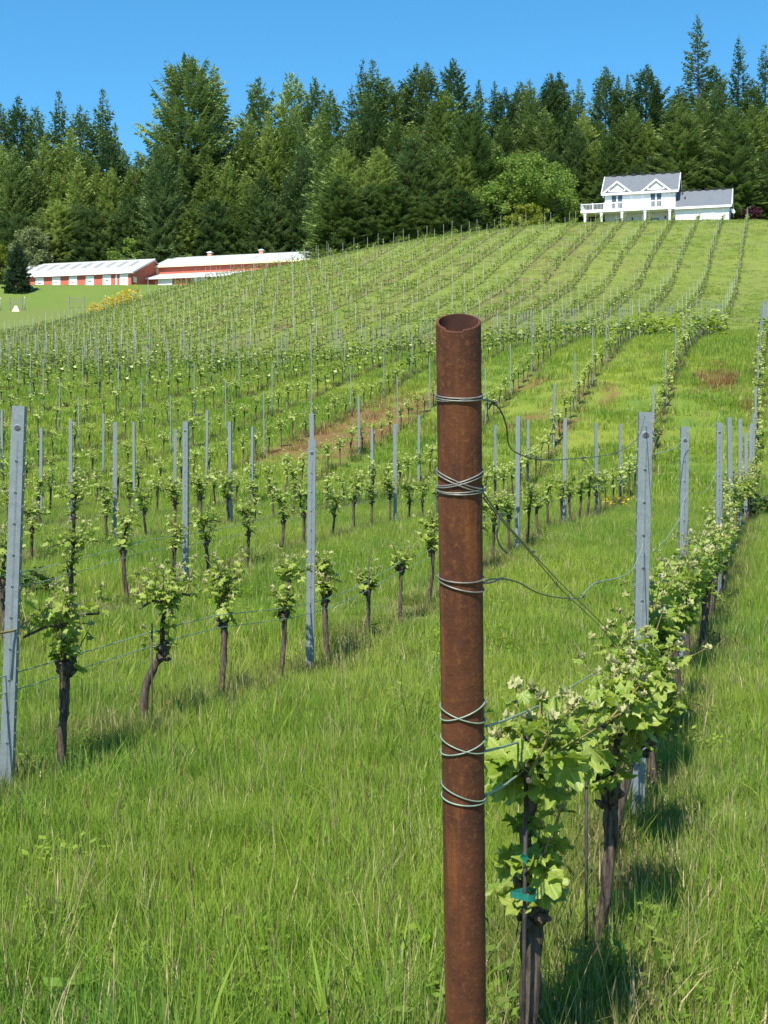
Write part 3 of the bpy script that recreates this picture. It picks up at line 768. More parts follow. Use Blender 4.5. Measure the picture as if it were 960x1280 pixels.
# ------------------------------------------------------------------ the rusty pipe and its wires
PB = Vector((.174, 3.11, -1.5)); PT = Vector((.1326, 2.68, .338)); PA = (PT-PB).normalized(); PR = .0405
PU = Vector((1,0,0)); PU = (PU-PA*PU.dot(PA)).normalized(); PV = PA.cross(PU)       # PV points away from the camera
PLEN = (PT-PB).length
def pipe():
    mb = MB(); seg = 56; L = PLEN; r = random.Random(3); nz = 24
    def cut(a): return L + .0102*(-math.sin(a))*-1 + (-.0035 if -2.3 < ((a+math.pi) % (2*math.pi))-math.pi < -1.45 else 0)
    rings = []
    for i in range(nz+1):
        ring = []
        for k in range(seg):
            a = 2*math.pi*k/seg; top = cut(a); z = -.35 + (top+.35)*i/nz
            ring.append((PR*math.cos(a), PR*math.sin(a), z))
        rings.append(ring)
    vs = [p for rg in rings for p in rg]
    mb.add(vs, [(i*seg+k, i*seg+(k+1)%seg, (i+1)*seg+(k+1)%seg, (i+1)*seg+k) for i in range(nz) for k in range(seg)], 0, True)
    ri = PR-.0052; bev = .0012
    o1 = [((PR-bev)*math.cos(2*math.pi*k/seg), (PR-bev)*math.sin(2*math.pi*k/seg), cut(2*math.pi*k/seg)+bev) for k in range(seg)]
    i1 = [(ri*math.cos(2*math.pi*k/seg), ri*math.sin(2*math.pi*k/seg), cut(2*math.pi*k/seg)+bev) for k in range(seg)]
    i0 = [(ri*math.cos(2*math.pi*k/seg), ri*math.sin(2*math.pi*k/seg), cut(2*math.pi*k/seg)-.6) for k in range(seg)]
    mb.add(rings[-1]+o1, [(k,(k+1)%seg,seg+(k+1)%seg,seg+k) for k in range(seg)], 0, True)
    mb.add(o1+i1, [(k,(k+1)%seg,seg+(k+1)%seg,seg+k) for k in range(seg)], 0)
    mb.add(i1+i0, [(k,(k+1)%seg,seg+(k+1)%seg,seg+k) for k in range(seg)], 1, True)
    mb.add(i0, [tuple(range(seg))], 1)
    o = mb.build('pipe_post', [M['rust'], M['rust_inside']])
    o.matrix_world = Matrix.Translation(PB) @ Matrix((PU, PV, PA)).transposed().to_4x4()
    tag(o, 'rusty brown steel pipe post with an open top and wires wrapped round it', 'pipe post')
pipe()
def smooth(pts, n=6):
    pts = [Vector(p) for p in pts]; out = []
    for i in range(len(pts)-1):
        p0, p1, p2, p3 = pts[max(i-1,0)], pts[i], pts[i+1], pts[min(i+2,len(pts)-1)]
        for k in range(n):
            t = k/n; out.append(.5*((2*p1)+(p2-p0)*t+(2*p0-5*p1+4*p2-p3)*t*t+(3*p1-p0-3*p2+p3)*t**3))
    out.append(pts[-1]); return out
def s_of(py):
    """distance up the pipe of a point the survey sees at picture height py on the pipe's front"""
    lo, hi = 0.0, PLEN
    for _ in range(40):
        m_ = (lo+hi)/2; p = PB + PA*m_ - PV*PR; y = 640 - F*p.z/p.y
        if y > py: lo = m_
        else: hi = m_
    return lo
WR = .0015
def loop(yl, yr, yb=None, rr=WR, turns=1.0, start=0):
    """one turn of wire: height yl at the pipe's left, yr at its right (front), back rises to yb"""
    sl, sr = s_of(yl), s_of(yr); sb = None if yb is None else s_of(yb); pts = []
    n = int(40*turns)
    for i in range(n+1):
        a = start + 2*math.pi*turns*i/n; c = math.cos(a); s = (sl+sr)/2 + (sr-sl)/2*c
        if sb is not None and math.sin(a) > 0: s += (sb-(sl+sr)/2)*math.sin(a)
        pts.append(PB + PA*s + (PU*c + PV*math.sin(a))*(PR+rr*1.15))
    return pts
def wire_thing(paths, label, mat, extra=None, name='fence_wire'):
    mb = MB()
    for p, rr in paths: mb.tube(p, rr, 6, 0, True)
    for p, rr in (extra or []): mb.tube(p, rr, 5, 1, True)
    return tag(mb.build(name, [mat, M['wire_dark']]), label, 'wire', 'wires tied to the rusty pipe')
def W(lst): return smooth([at(x,y,z) for x,y,z in lst])
def knot(x, y, z, s=.006, seed=1):
    r = random.Random(seed); c = at(x,y,z); return [(smooth([c+Vector((r.uniform(-s,s),r.uniform(-s,s),r.uniform(-s,s))) for _ in range(7)], 4), .0014)]
zr = 2.76
wire_thing([(loop(497,499,497), WR), (loop(500,502.5,501), WR), (loop(503,498,500), WR*.8),
            (W([(601,499,2.75),(611,501,2.76),(618,503,2.77)]), WR)],
           'topmost wire ring on the rusty pipe, its dark tail running right to a post', M['wire'],
           [(W([(616,502,2.77),(626,514,2.82),(633,532,2.9),(635,552,3.0),(640,562,3.1),(650,568,3.25),(661,572,3.5)]), .0018)] + knot(618,503,2.77) + knot(661,571,3.5,.008,2) +
           [(W([(617,503,2.77),(613,507,2.77),(611,512,2.77)]), .0018), (W([(661,572,3.5),(690,575,4.0),(720,573,4.6),(745,571,5.1),(775,564,5.7),(798,546,6.3),(806,520,6.62)]), .0017)] + knot(730,573,4.75,.009,3) + knot(770,566,5.6,.009,4) + [(W([(731,574,4.75),(731,583,4.75),(725,592,4.75)]), .0018)])
wire_thing([(loop(592,616,600), WR), (loop(596,620,604), WR), (loop(611,594,602), WR), (loop(613,598,606), WR), (loop(617,615,617), WR), (loop(618,619,620), WR)],
           'thick bundle of crossed wire turns on the rusty pipe, and slack strands', M['wire'],
           [(W([(604,616,2.84),(625,645,3.1),(660,685,3.7),(700,728,4.5),(735,762,5.2),(768,795,5.9),(792,815,6.55)]), .0017),
            (W([(604,622,2.84),(628,652,3.1),(662,690,3.7),(700,735,4.5),(728,762,5.2),(756,790,5.9),(790,835,6.55)]), .0017),
            (W([(622,644,3.0),(624,655,3.0),(621,668,3.0),(625,682,3.0),(634,692,3.0)]), .0018)] + knot(625,646,3.1,.008,5) + knot(666,690,3.8,.008,6) + knot(698,731,4.4,.009,7))
wire_thing([(loop(727,730,729), WR), (loop(731,745,738), WR), (W([(604,729,2.86),(615,728,2.88),(628,722,2.92)]), WR), (W([(604,728,2.86),(614,724,2.88),(628,724,2.92)]), WR)],
           'middle wire loop on the rusty pipe, its pale tail sagging right', M['wire'],
           [(W([(627,723,2.92),(648,728,3.2),(670,740,3.6),(692,746,4.0),(712,748,4.4),(726,748,4.7)]), .002)] + knot(712,748,4.4,.007,8) + knot(748,727,5.2,.010,9) + knot(728,746,4.7,.008,10))
wire_thing([(W([(726,748,4.7),(733,738,4.85),(746,728,5.2),(770,723,5.8),(788,714,6.2),(799,695,6.5),(804,679,6.62)]), .0021)],
           'pale loose wire hanging from the large steel post right of the rusty pipe', M['wire_green'])
wire_thing([(loop(891,910,898), WR), (loop(906,886,898), WR), (W([(604,893,2.94),(607,890,2.96)]), WR),
            (smooth([at(607,908,2.92), at(640,897,3.4), at(690,874,4.4), at(735,846,5.6), at(800,812,6.64)]), .0027)],
           'highest of three lower wire ties on the rusty pipe, leading pale into the vine leaves', M['wire_green'], [(loop(891,910,898), WR*1.02)])
wire_thing([(loop(930,948,940), WR), (loop(949,933,942), WR), (smooth([at(607,939,2.94), at(640,930,3.4), at(680,915,4.3), at(735,880,5.6), at(800,845,6.64)]), .0027)],
           'second of three lower wire ties on the rusty pipe, between its two neighbours', M['wire_green'], [(loop(930,948,940), WR*1.02)])
wire_thing([(loop(988,1008,1000), WR), (loop(1004,1010,1006), WR), (smooth([at(607,994,2.98), at(630,982,3.2), at(652,966,3.6), at(720,920,5.2), at(800,880,6.64)]), .0027)],
           'lowest wire tie on the rusty pipe, leading to the nearest vine trunk', M['wire_green'], [(loop(988,1008,1000), WR*1.02)])
# row wires
def row_wire(n, hgt, z0, z1, label, mat, rad=.0022, group='wires strung along the vine rows'):
    pts = []; Z = z0
    while Z <= z1:
        X = row_x(n, Z); ph = ((Z-z0)/PSP) % 1; pts.append((X, Z, h1(X,Z)+hgt-.03*math.sin(math.pi*ph))); Z += PSP/6
    mb = MB(); mb.tube(pts, rad, 5, 0, True); tag(mb.build('trellis_wire', mat), label, 'wire', group)
row_wire(1, .58, 5.0, 40, 'upper of the two pale wires strung along the first row left of the rusty pipe', M['wire_green'], .0030)
row_wire(1, .50, 5.0, 40, 'lower of the two pale wires strung along the first row left of the rusty pipe', M['wire_green'], .0026)
row_wire(2, .60, 11.0, 45, 'upper of the two pale wires strung along the second row left of the rusty pipe', M['wire_green'], .0034)
row_wire(2, .48, 11.0, 45, 'lower of the two pale wires strung along the second row left of the rusty pipe', M['wire_green'], .003)
row_wire(0, .86, 6.66, 60, "wire running through the leaves of the rusty pipe's row", M['wire'], .0026)
def dangle(path, label):
    mb = MB(); mb.tube(path, .0027, 5, 0, True); tag(mb.build('loose_wire', M['wire_green']), label, 'wire', 'loose wire ends hanging from steel posts')
dangle(W([(862,537,10.9),(852,552,10.9),(838,562,10.7),(815,568,10.5),(790,572,10.3)]), "loose wire hanging from the top of the second steel post in the rusty pipe's row")
dangle(W([(859,615,10.9),(853,632,10.8),(851,645,10.7),(842,660,10.5),(832,675,10.3),(825,680,10.2),(824,690,10.2)]), "wavy loose wire hanging from mid height of the second steel post in the pipe's row")
dangle(W([(900,515,15.4),(897,527,15.3),(889,535,15.1)]), "short loose wire at the top of the third steel post in the pipe's row")
dangle(W([(897,585,15.4),(891,600,15.2),(884,612,14.9),(875,617,14.6),(865,616,14.4)]), "curved loose wire at mid height of the third steel post in the pipe's row")
mb = MB(); mb.tube(W([(-12,793,6.8),(8,790,6.9),(22,786,6.98),(34,775,7.2),(48,763,7.4),(64,758,7.5)]), .006, 6); tag(mb.build('bare_cane', M['vine_shoot']), 'thin woody cane tied to the left-edge steel post at mid height', 'cane')
# training rods beside the nearest vines, and the green tie tape
def rod(px, Z, top, label, dx=0):
    X = (px-480)/F*Z; b = Vector((X,Z,h1(X,Z)-.15)); t = Vector((X+dx,Z,h1(X,Z)+top)); mb = MB(); mb.tube([b,t], .005, 6)
    tag(mb.build('vine_rod', M['rebar']), label, 'rod', 'thin training rods beside vines')
rod(652, 3.62, .95, 'thin dark rod tied with green tape against the vine nearest the rusty pipe', .012)
rod(733, 4.74, .80, 'thin dark rod standing left of the second vine from the rusty pipe')
rod(190, 8.50, .62, 'thin dark rod beside the vine with the bow-shaped trunk')
rod(461, 13.1, .78, 'thin dark rod with a small white cross top above a short vine')
c = at(655,1118,3.63); mb = MB()
for k in range(14):
    a0, a1 = k*6.2832/14, (k+1)*6.2832/14; q = .031
    p0, p1 = [c + Vector((q*math.cos(a), q*math.sin(a), .004*math.sin(2*a))) for a in (a0, a1)]; w0, w1 = [c + Vector(((q+.002)*math.cos(a), (q+.002)*math.sin(a), .004*math.sin(2*a))) for a in (a0, a1)]; u = Vector((0,0,.008))
    mb.add([w0-u,w1-u,w1+u,w0+u,p0-u,p1-u,p1+u,p0+u], [(0,1,2,3),(5,4,7,6),(3,2,6,7),(4,5,1,0)])
e = at(650,1072,3.58); mb.slab(e, e+Vector((.016,.004,-.016)), e+Vector((.020,.004,.000)), e+Vector((.005,-.004,.012)), .002)
mb.tube([e+Vector((.010,0,-.01)), e+Vector((.014,.008,-.02)), e+Vector((.012,.02,-.03))], .002, 4)
o = mb.build('tie_tape', M['tie_tape'])
v0 = vine_loc[(0,0)]; o.parent = v0; o.matrix_parent_inverse = (Matrix.Translation(v0.location) @ Matrix.Rotation(v0.rotation_euler.z, 4, 'Z')).inverted()

# ------------------------------------------------------------------ small plants
def weed(px, py, Z, rad, hgt, mat, label, name='weed', cat='weed', n=120, ls=.10, group=None):
    r = random.Random(int(px*7+py)); X = (px-480)/F*Z; mb = MB(); st = MB()
    for i in range(10):
        a = r.uniform(0,6.28); st.tube([(0,0,-.03), (math.cos(a)*rad*.4, math.sin(a)*rad*.4, hgt*.5), (math.cos(a)*rad*.7, math.sin(a)*rad*.7, hgt*.85)], [.006*hgt+.003,.005*hgt+.002,.002], 4)
    for _ in range(n):
        a = r.uniform(0,6.28); q = math.sqrt(r.random()); z = hgt*r.uniform(.1,1)*(1-.45*q*q)
        p = Vector((math.cos(a)*rad*q, math.sin(a)*rad*q, z)); d = Vector((math.cos(a), math.sin(a), r.uniform(-.3,.6)))
        add_leaf(mb, p, d, Vector((r.uniform(-.5,.5), r.uniform(-.5,.5), 1)).normalized(), ls*r.uniform(.6,1.3), 2, r, 0)
    root = empty(name, (X, Z, h1(X,Z))); st.build('stem', M['vine_shoot'], root); mb.build('leaves', mat, root); tag(root, label, cat, group); return root
weed(944, 628, 30, .45, .5, M['weed_leaf'], "dark leafy weed clump right of the rusty pipe's row", n=220, ls=.13)
weed(36, 705, 15.5, .28, .3, M['weed_leaf'], 'dark leafy weed clump in the grass behind the left-edge steel post', n=160, ls=.09)
weed(773, 625, 33, .25, .35, M['broom_flower'], 'small orange-yellow weed at the foot of the vines left of the large steel post', n=40, ls=.10)
weed(872, 428, 78, 1.5, 1.6, M['vine_leaf'], 'bushy green shrub on the knoll at the top of a vine row', 'shrub', 'shrub', 500, .28)
weed(808, 428, 74, 1.6, 1.2, M['vine_leaf'], 'low green shrub on the knoll crest above the bare bank', 'shrub', 'shrub', 420, .28)
for i, (px, py, Z, rad) in enumerate([(120,383,206,1.2),(140,381,207,1.4),(154,376,207,1.7),(165,370,207,1.6)]):
    weed(px, py, Z, rad, 1.5+.4*i, M['broom_flower'], ['yellow flowering broom bush, leftmost of four at the far vineyard edge','small yellow broom bush second from left at the far vineyard edge',
         'yellow broom bush third from left at the far vineyard edge','tallest yellow broom bush at the right end of the far vineyard edge'][i], 'broom_bush', 'bush', 160, .40, 'yellow broom bushes at the vineyard edge')

# ------------------------------------------------------------------ trees
def conifer(seed, hgt=30.0, rad=4.6, dens=1.0, sparse=0.0, mat='needles_dark', shape=.85, droop=.25, bottom=.04, spray=1.0, name='fir_tree'):
    r = random.Random(seed); cr, tr = MB(), MB()
    lean = [(r.uniform(-.15,.15), r.uniform(-.15,.15)) for _ in range(3)]
    zt = [i/8 for i in range(9)]
    tr.tube([(lean[0][0]*math.sin(t*4), lean[0][1]*math.sin(t*4), hgt*t*.985-(.6 if t == 0 else 0)) for t in zt], [max(.03, .38*hgt/30*(1-t)**.9) for t in zt], 7)
    z = hgt*bottom; ph = 0
    lobes = [(r.uniform(.5,2.2), r.uniform(0,6.28), r.choice((1,2,3))) for _ in range(4)]
    while z < hgt*.985:
        t = z/hgt; prof = 1-math.exp(-(hgt-z)/(shape*13.5))
        if t < .10: prof *= .8 + 2*t
        L0 = rad*prof + .12
        nb = max(4, int((6+6*(1-t))*dens)); ph += r.uniform(.3,1.2)
        wl = r.uniform(.84,1.12)
        for b in range(nb):
            if r.random() < sparse*(.55+.5*math.sin(z*1.7+b)): continue
            a = ph + 6.283*b/nb + r.uniform(-.3,.3)
            bump = 1 + .10*sum(math.sin(k*z+p+m*a) for k, p, m in lobes)/1.6
            L = L0*wl*bump*r.uniform(.66,1.14)
            if r.random() < .10: L *= 1.22
            asc = (-.20 + 1.0*t**1.4) + r.uniform(-.12,.12)
            dx, dy = math.cos(a), math.sin(a); sx, sy = -dy, dx
            z0 = z + r.uniform(-.25,.25)
            def pt(s): return Vector((dx*L*s, dy*L*s, z0 + L*(asc*s - droop*s*s*.8 + .30*s**3)))
            s_in = .34 if L > 1.6 else .05
            k = max(2, int(L*(1-s_in)/.27*spray))
            for i in range(k):
                s = s_in + (1-s_in)*(i+r.random()*.9)/k; p = pt(s); w = min(.30*L*(1.1-s)+.10+.34*min(1,L/1.6), 1.35)*r.uniform(.6,1.15)
                for sg in (-1, 1):
                    fwd = r.uniform(.5,1.1); dr = r.uniform(-.70,.05)
                    d = Vector((dx*fwd+sx*sg, dy*fwd+sy*sg, dr)).normalized()
                    tip = p + d*w; hw = Vector((dx,dy,r.uniform(-.6,.6)))*(.07+.085*min(1,L/2))*r.uniform(.7,1.3)
                    cr.add([p - d*.05, p + d*w*.45 + hw, tip, p + d*w*.5 - hw + Vector((0,0,r.uniform(-.22,.02)))], [(0,1,2,3)])
            p = pt(.84); tip = pt(1.12); hw = Vector((sx,sy,0))*(.05+.10*min(1,L/2))
            cr.add([p-hw, tip, p+hw, pt(.66)], [(0,1,2,3)])
            if sparse > .3 and L > 1.2: tr.tube([pt(0), pt(.5), pt(.95)], [.06,.04,.015], 3)
        z += (.27+.27*(1-t) if hgt-z > 3 else .42)*r.uniform(.8,1.2)/max(.6,dens)
    for i in range(10):
        a = i*2.4; q = .34*(1-i/10)+.04; zz = hgt*(.955+.038*i/9); dx, dy = math.cos(a), math.sin(a)
        cr.add([(dx*.02,dy*.02,zz-.10),(dx*q*.6-dy*.05,dy*q*.6+dx*.05,zz+.02),(dx*q*1.3,dy*q*1.3,zz+.22),(dx*q*.6+dy*.05,dy*q*.6-dx*.05,zz+.02)], [(0,1,2,3)])
    for u in ((.055,0),(0,.055)): cr.add([(-u[0],-u[1],hgt*.955),(u[0],u[1],hgt*.955),(0,0,hgt*1.012)], [(0,1,2)])
    root = empty(name, (0,0,0)); tr.build('trunk', M['tree_bark'], root); cr.build('crown', M[mat], root)
    root['_h'] = hgt
    return root
def broadleaf(seed, w, d, hgt, mat, name, label, loc, nl=70, ls=.5, per=60, cat='tree', bottom=.12):
    r = random.Random(seed); tr, cr = MB(), MB()
    tr.tube([(0,0,-.5),(.1,0,hgt*.2),(0,.1,hgt*.45)], [hgt*.03,hgt*.024,hgt*.015], 8)
    lob = [(r.uniform(0,6.28), r.randint(1,4)) for _ in range(3)]
    for _ in range(nl):
        a = r.uniform(0,6.283); u = r.random()**.5; ph = r.uniform(-.35,1.0)
        u *= 1 + .16*sum(math.sin(k*a+q+ph*2) for q, k in lob)/1.7
        c = Vector((math.cos(a)*w/2*u*math.cos(ph*1.2)*.92, math.sin(a)*d/2*u*math.cos(ph*1.2)*.92, hgt*(bottom+.32) + hgt*(.56-bottom*.3)*math.sin(ph*1.35)*r.uniform(.7,1.05)))
        if c.z < hgt*bottom: c.z = hgt*bottom + r.random()
        tr.tube([(0,0,hgt*.28), c*.6+Vector((0,0,hgt*.12)), c], [hgt*.010,hgt*.006,.02], 4)
        cr_r = r.uniform(.065,.14)*min(w,hgt)*.9
        for _ in range(per):
            v = Vector((r.gauss(0,1), r.gauss(0,1), r.gauss(0,.75))); v = v.normalized()*cr_r*r.random()**.4
            p = c+v; dd = Vector((v.x,v.y,v.z*.4+r.uniform(-.4,.2))).normalized() if v.length > .01 else Vector((1,0,0))
            add_leaf(cr, p, dd, (v.normalized()+Vector((r.uniform(-.7,.7), r.uniform(-.7,.7), .8))).normalized(), ls*r.uniform(.6,1.3), 2, r, 0)
    root = empty(name, loc); tr.build('trunk', M['tree_bark'], root); cr.build('crown', M[mat], root); tag(root, label, cat); return root
PROTO = {
 'dark': [conifer(1, 32, 5.6, 1, 0, 'needles_dark', .80), conifer(2, 32, 6.2, 1.05, 0, 'needles_dark', .95), conifer(3, 32, 5.2, .95, .04, 'needles_dark', .72, .35)],
 'mid':  [conifer(4, 32, 5.6, 1.0, .04, 'needles_mid', .80), conifer(5, 32, 6.2, 1.0, .0, 'needles_mid', .90), conifer(16, 32, 5.0, 1.0, .06, 'needles_mid', .75)],
 'light':[conifer(6, 32, 5.8, 1.0, .04, 'needles_light', .80, .4), conifer(7, 32, 5.4, 1.0, .05, 'needles_light', .85, .45)],
 'sparse':[conifer(8, 34, 4.6, .8, .40, 'needles_dark', 1.0, .35, .10), conifer(9, 34, 4.0, .75, .48, 'needles_dark', .9, .4, .1)],
 'thin': [conifer(12, 32, 3.2, .9, .18, 'needles_mid', .85)],
 'broad':[conifer(10, 32, 7.2, 1.2, .05, 'needles_mid', .62, .3, .03)],
}
used_tree = set(); rt = random.Random(19)
def plant(kind, px, ytop, Z, wmul=1.0, label='', group=None, name=None):
    lst = PROTO[kind]; o = lst[rt.randrange(len(lst))]
    if id(o) in used_tree: o = copy_tree(o)
    else: used_tree.add(id(o))
    used_tree.add(id(o))
    X = (px-480)/F*Z; gz = h1(X,Z); hh = (640-ytop)/F*Z - gz; s = hh/o['_h']
    sw = (s*.6+.4)*wmul
    o.location = (X, Z, gz-.3); o.scale = (sw, sw*.9, s); o.rotation_euler = (rt.uniform(-.012,.012), rt.uniform(-.012,.012), rt.uniform(0,6.28))
    if name: o.name = name
    tag(o, label, 'fir tree' if kind != 'light' else 'conifer', group)
    return o
sky = [  # kind, px, top, width factor, words
 ('dark',-28,128,1.0,None),('dark',3,125,.9,None),('dark',22,117,1.0,None),('mid',48,131,1.0,None),('thin',75,111,1.3,None),('dark',100,128,1.15,None),('thin',128,108,1.5,None),('thin',143,150,1.3,None),
 ('broad',234,68,1.15,'huge broad dark fir with tiered boughs towering over the barn'),('thin',268,79,1.9,'thin greyish fir leaning out from the right side of the huge broad fir'),
 ('mid',322,92,1.1,None),('light',366,87,1.1,None),('mid',393,94,1.0,None),('mid',415,108,.9,None),('sparse',440,100,.8,None),('sparse',452,70,.9,None),('thin',467,72,1.6,None),('mid',482,92,1.2,None),('dark',505,95,1.0,None),
 ('dark',519,76,1.1,None),('dark',534,74,1.0,None),('dark',565,70,1.15,None),('thin',596,96,1.3,None),('thin',619,98,1.2,None),('dark',630,106,.9,None),('dark',649,98,1.1,None),('mid',662,96,.9,None),
 ('dark',688,88,1.15,None),('dark',700,86,1.0,None),('thin',722,95,1.2,None),('dark',757,80,1.1,None),('thin',773,92,1.1,None),('thin',785,90,1.1,None),('dark',806,78,1.25,None),('thin',822,96,1.1,None),
 ('sparse',872,14,1.15,'tallest ragged old fir with open branches above the right end of the skyline'),('mid',893,78,1.0,None),('sparse',922,40,.9,'ragged sparse fir second tallest, right of the tallest old fir'),('sparse',955,52,1.0,'ragged sparse fir cut by the right frame edge'),('mid',940,95,1.1,None),('dark',850,105,1.1,None),('dark',985,90,1.0,None)]
def zback(x): return 352 if x < 415 else (268 if x < 590 else 286)
KW = {'dark':'dark green fir','mid':'mid green fir','light':'light yellow-green fir','thin':'slim pointed fir','sparse':'ragged open fir','broad':'broad fir'}
k = 0
for kind, px, yt, wm, words in sorted(sky, key=lambda t: t[1]):
    inside = 0 <= px <= 960
    if inside: k += 1
    lab = words or ('%s on the skyline, %s treetop from the left frame edge' % (KW[kind], ordw(k)) if inside else 'fir standing just beyond the %s frame edge' % ('left' if px < 0 else 'right'))
    Z = zback(px) + rt.uniform(-5,5)
    if kind == 'broad': Z = 338
    plant(kind, px, yt, Z, wm, lab, 'firs along the skyline')
sx = np.array(sorted([(t[1], t[2]) for t in sky if t[0] != 'sparse']), float)
def skyline(x): return float(np.interp(x, sx[:,0], sx[:,1]))
k = 0; x = -60
mid_list = []
while x < 1030:
    mid_list.append(('m', x + rt.uniform(-5,5), 1)); x += 21 if x > 400 else 19
for _, px, lay in mid_list:
    yt = skyline(px) + rt.uniform(22,72) if not 170 < px < 300 else rt.uniform(150,190); Z = zback(px) - rt.uniform(8,14)
    if px < 60: yt += 10
    kind = rt.choices(['dark','mid','light'], [.32,.43,.25] if not 320 < px < 500 else [.25,.4,.35])[0]
    inside = 0 <= px <= 960
    if inside: k += 1
    plant(kind, px, yt, Z, 1.0, '%s just below the skyline, %s such treetop from the left edge' % (KW[kind], ordw(k)) if inside else 'fir in the second rank beyond the %s frame edge' % ('left' if px < 0 else 'right'), 'firs in the second rank of the forest')
k = 0; x = -50
while x < 1030:
    px = x + rt.uniform(-6,6)
    yt = rt.uniform(165,225) if px < 420 else rt.uniform(150,215)
    Z = (336 if px < 415 else (246 if px < 590 else 268)) - rt.uniform(0,8)
    if 60 < px < 160: yt = rt.uniform(190,235)
    kind = rt.choices(['dark','mid','light'], [.5,.35,.15])[0]
    if 45 < px < 175 or (255 < px < 330 and rt.random() < .6) or (400 < px < 500 and rt.random() < .5): kind = 'light'
    if 175 < px < 235 or 330 < px < 400: kind = 'dark'
    if 620 < px < 720: yt = max(yt, 185)
    inside = 0 <= px <= 960
    if inside: k += 1
    plant(kind, px, yt, Z, 1.05, '%s in the front rank of the forest, %s from the left frame edge' % (KW[kind], ordw(k)) if inside else 'fir in the front rank beyond the %s frame edge' % ('left' if px < 0 else 'right'), 'firs in the front rank of the forest')
    x += 24
# dense low understorey right at the wood's edge
k = 0; x = -40
while x < 1030:
    px = x + rt.uniform(-6,6)
    if not (600 < px < 715):
        yt = rt.uniform(228,262) if px < 420 else rt.uniform(215,250); Z = (322 if px < 415 else (236 if px < 590 else 262)) - rt.uniform(0,3)
        if px < 40: yt = rt.uniform(255,275)
        kind = rt.choices(['dark','mid','light'], [.5,.35,.15])[0]
        inside = 0 <= px <= 960
        if inside: k += 1
        plant(kind, px, yt, Z, 1.5, 'small %s at the foot of the forest, %s from the left frame edge' % (KW[kind], ordw(k)) if inside else 'small fir at the foot of the forest beyond the frame edge', 'small firs at the foot of the forest')
    x += 22
plant('broad', 588, 138, 246, 1.0, 'broad light-tipped fir standing forward, left of the round green maple', 'firs standing forward')
plant('dark', 515, 165, 240, 1.15, 'dark drooping fir standing forward above the vineyard crest', 'firs standing forward')
plant('dark', 203, 178, 318, 1.1, 'dark narrow fir standing before the huge broad fir', 'firs standing forward')
plant('mid', 850, 118, 262, 1.35, 'large mid-green fir behind the white garage wing', 'firs standing forward')
plant('mid', 915, 128, 258, 1.3, 'large mid-green fir right of the white house', 'firs standing forward')
for lst in PROTO.values():
    for o in lst:
        if id(o) not in used_tree: bpy.data.objects.remove(o.children[0]); [bpy.data.objects.remove(c) for c in list(o.children)]; bpy.data.objects.remove(o)
# small dark spruce before the barn
sp = conifer(55, 11.5, 4.4, 1.5, 0, 'needles_blue', .62, .25, .0, 1.3, 'spruce_tree')
X = (22-480)/F*272; sp.location = (X, 272, h1(X,272)-.2); s_ = ((640-300)/F*272 - h1(X,272))/11.5; sp.scale = (s_*1.0, s_*1.0, s_)
tag(sp, 'small dense dark spruce standing before the left end of the red barn', 'spruce')
def gl(px, Z): X = (px-480)/F*Z; return (X, Z, h1(X,Z)-.2)
broadleaf(61, 17.5, 15, 13.0, 'maple_leaf', 'maple_tree', 'round bright green maple left of the white house', gl(655, 243), 95, .34, 230)
broadleaf(66, 9.0, 8, 9.0, 'maple_leaf', 'maple_tree', 'smaller green leafy tree at the left foot of the round maple', gl(615, 239), 80, .34, 110)
broadleaf(62, 7.4, 6, 4.8, 'shrub_leaf', 'round_shrub', 'rounded yellow-green shrub below the maple beside the house deck', gl(661, 231), 60, .26, 100, 'shrub', .05)
broadleaf(63, 11, 9, 15, 'olive_leaf', 'birch_tree', 'pale olive leafy tree behind the small dark spruce', gl(38, 314), 90, .42, 100)
broadleaf(67, 7, 7, 9, 'shrub_leaf', 'birch_tree', 'bright yellow-green leafy tree at the left frame edge behind the spruce', gl(-4, 300), 60, .4, 100)
broadleaf(68, 9, 8, 13, 'maple_leaf', 'birch_tree', 'bright green leafy tree behind the barn roof, left of the dark firs', gl(160, 316), 60, .4, 100)
broadleaf(64, 5.0, 4, 3.0, 'plum_leaf', 'plum_shrub', 'dark purple-leaved shrub right of the garage wing', gl(941, 236), 40, .3, 60, 'shrub', .05)

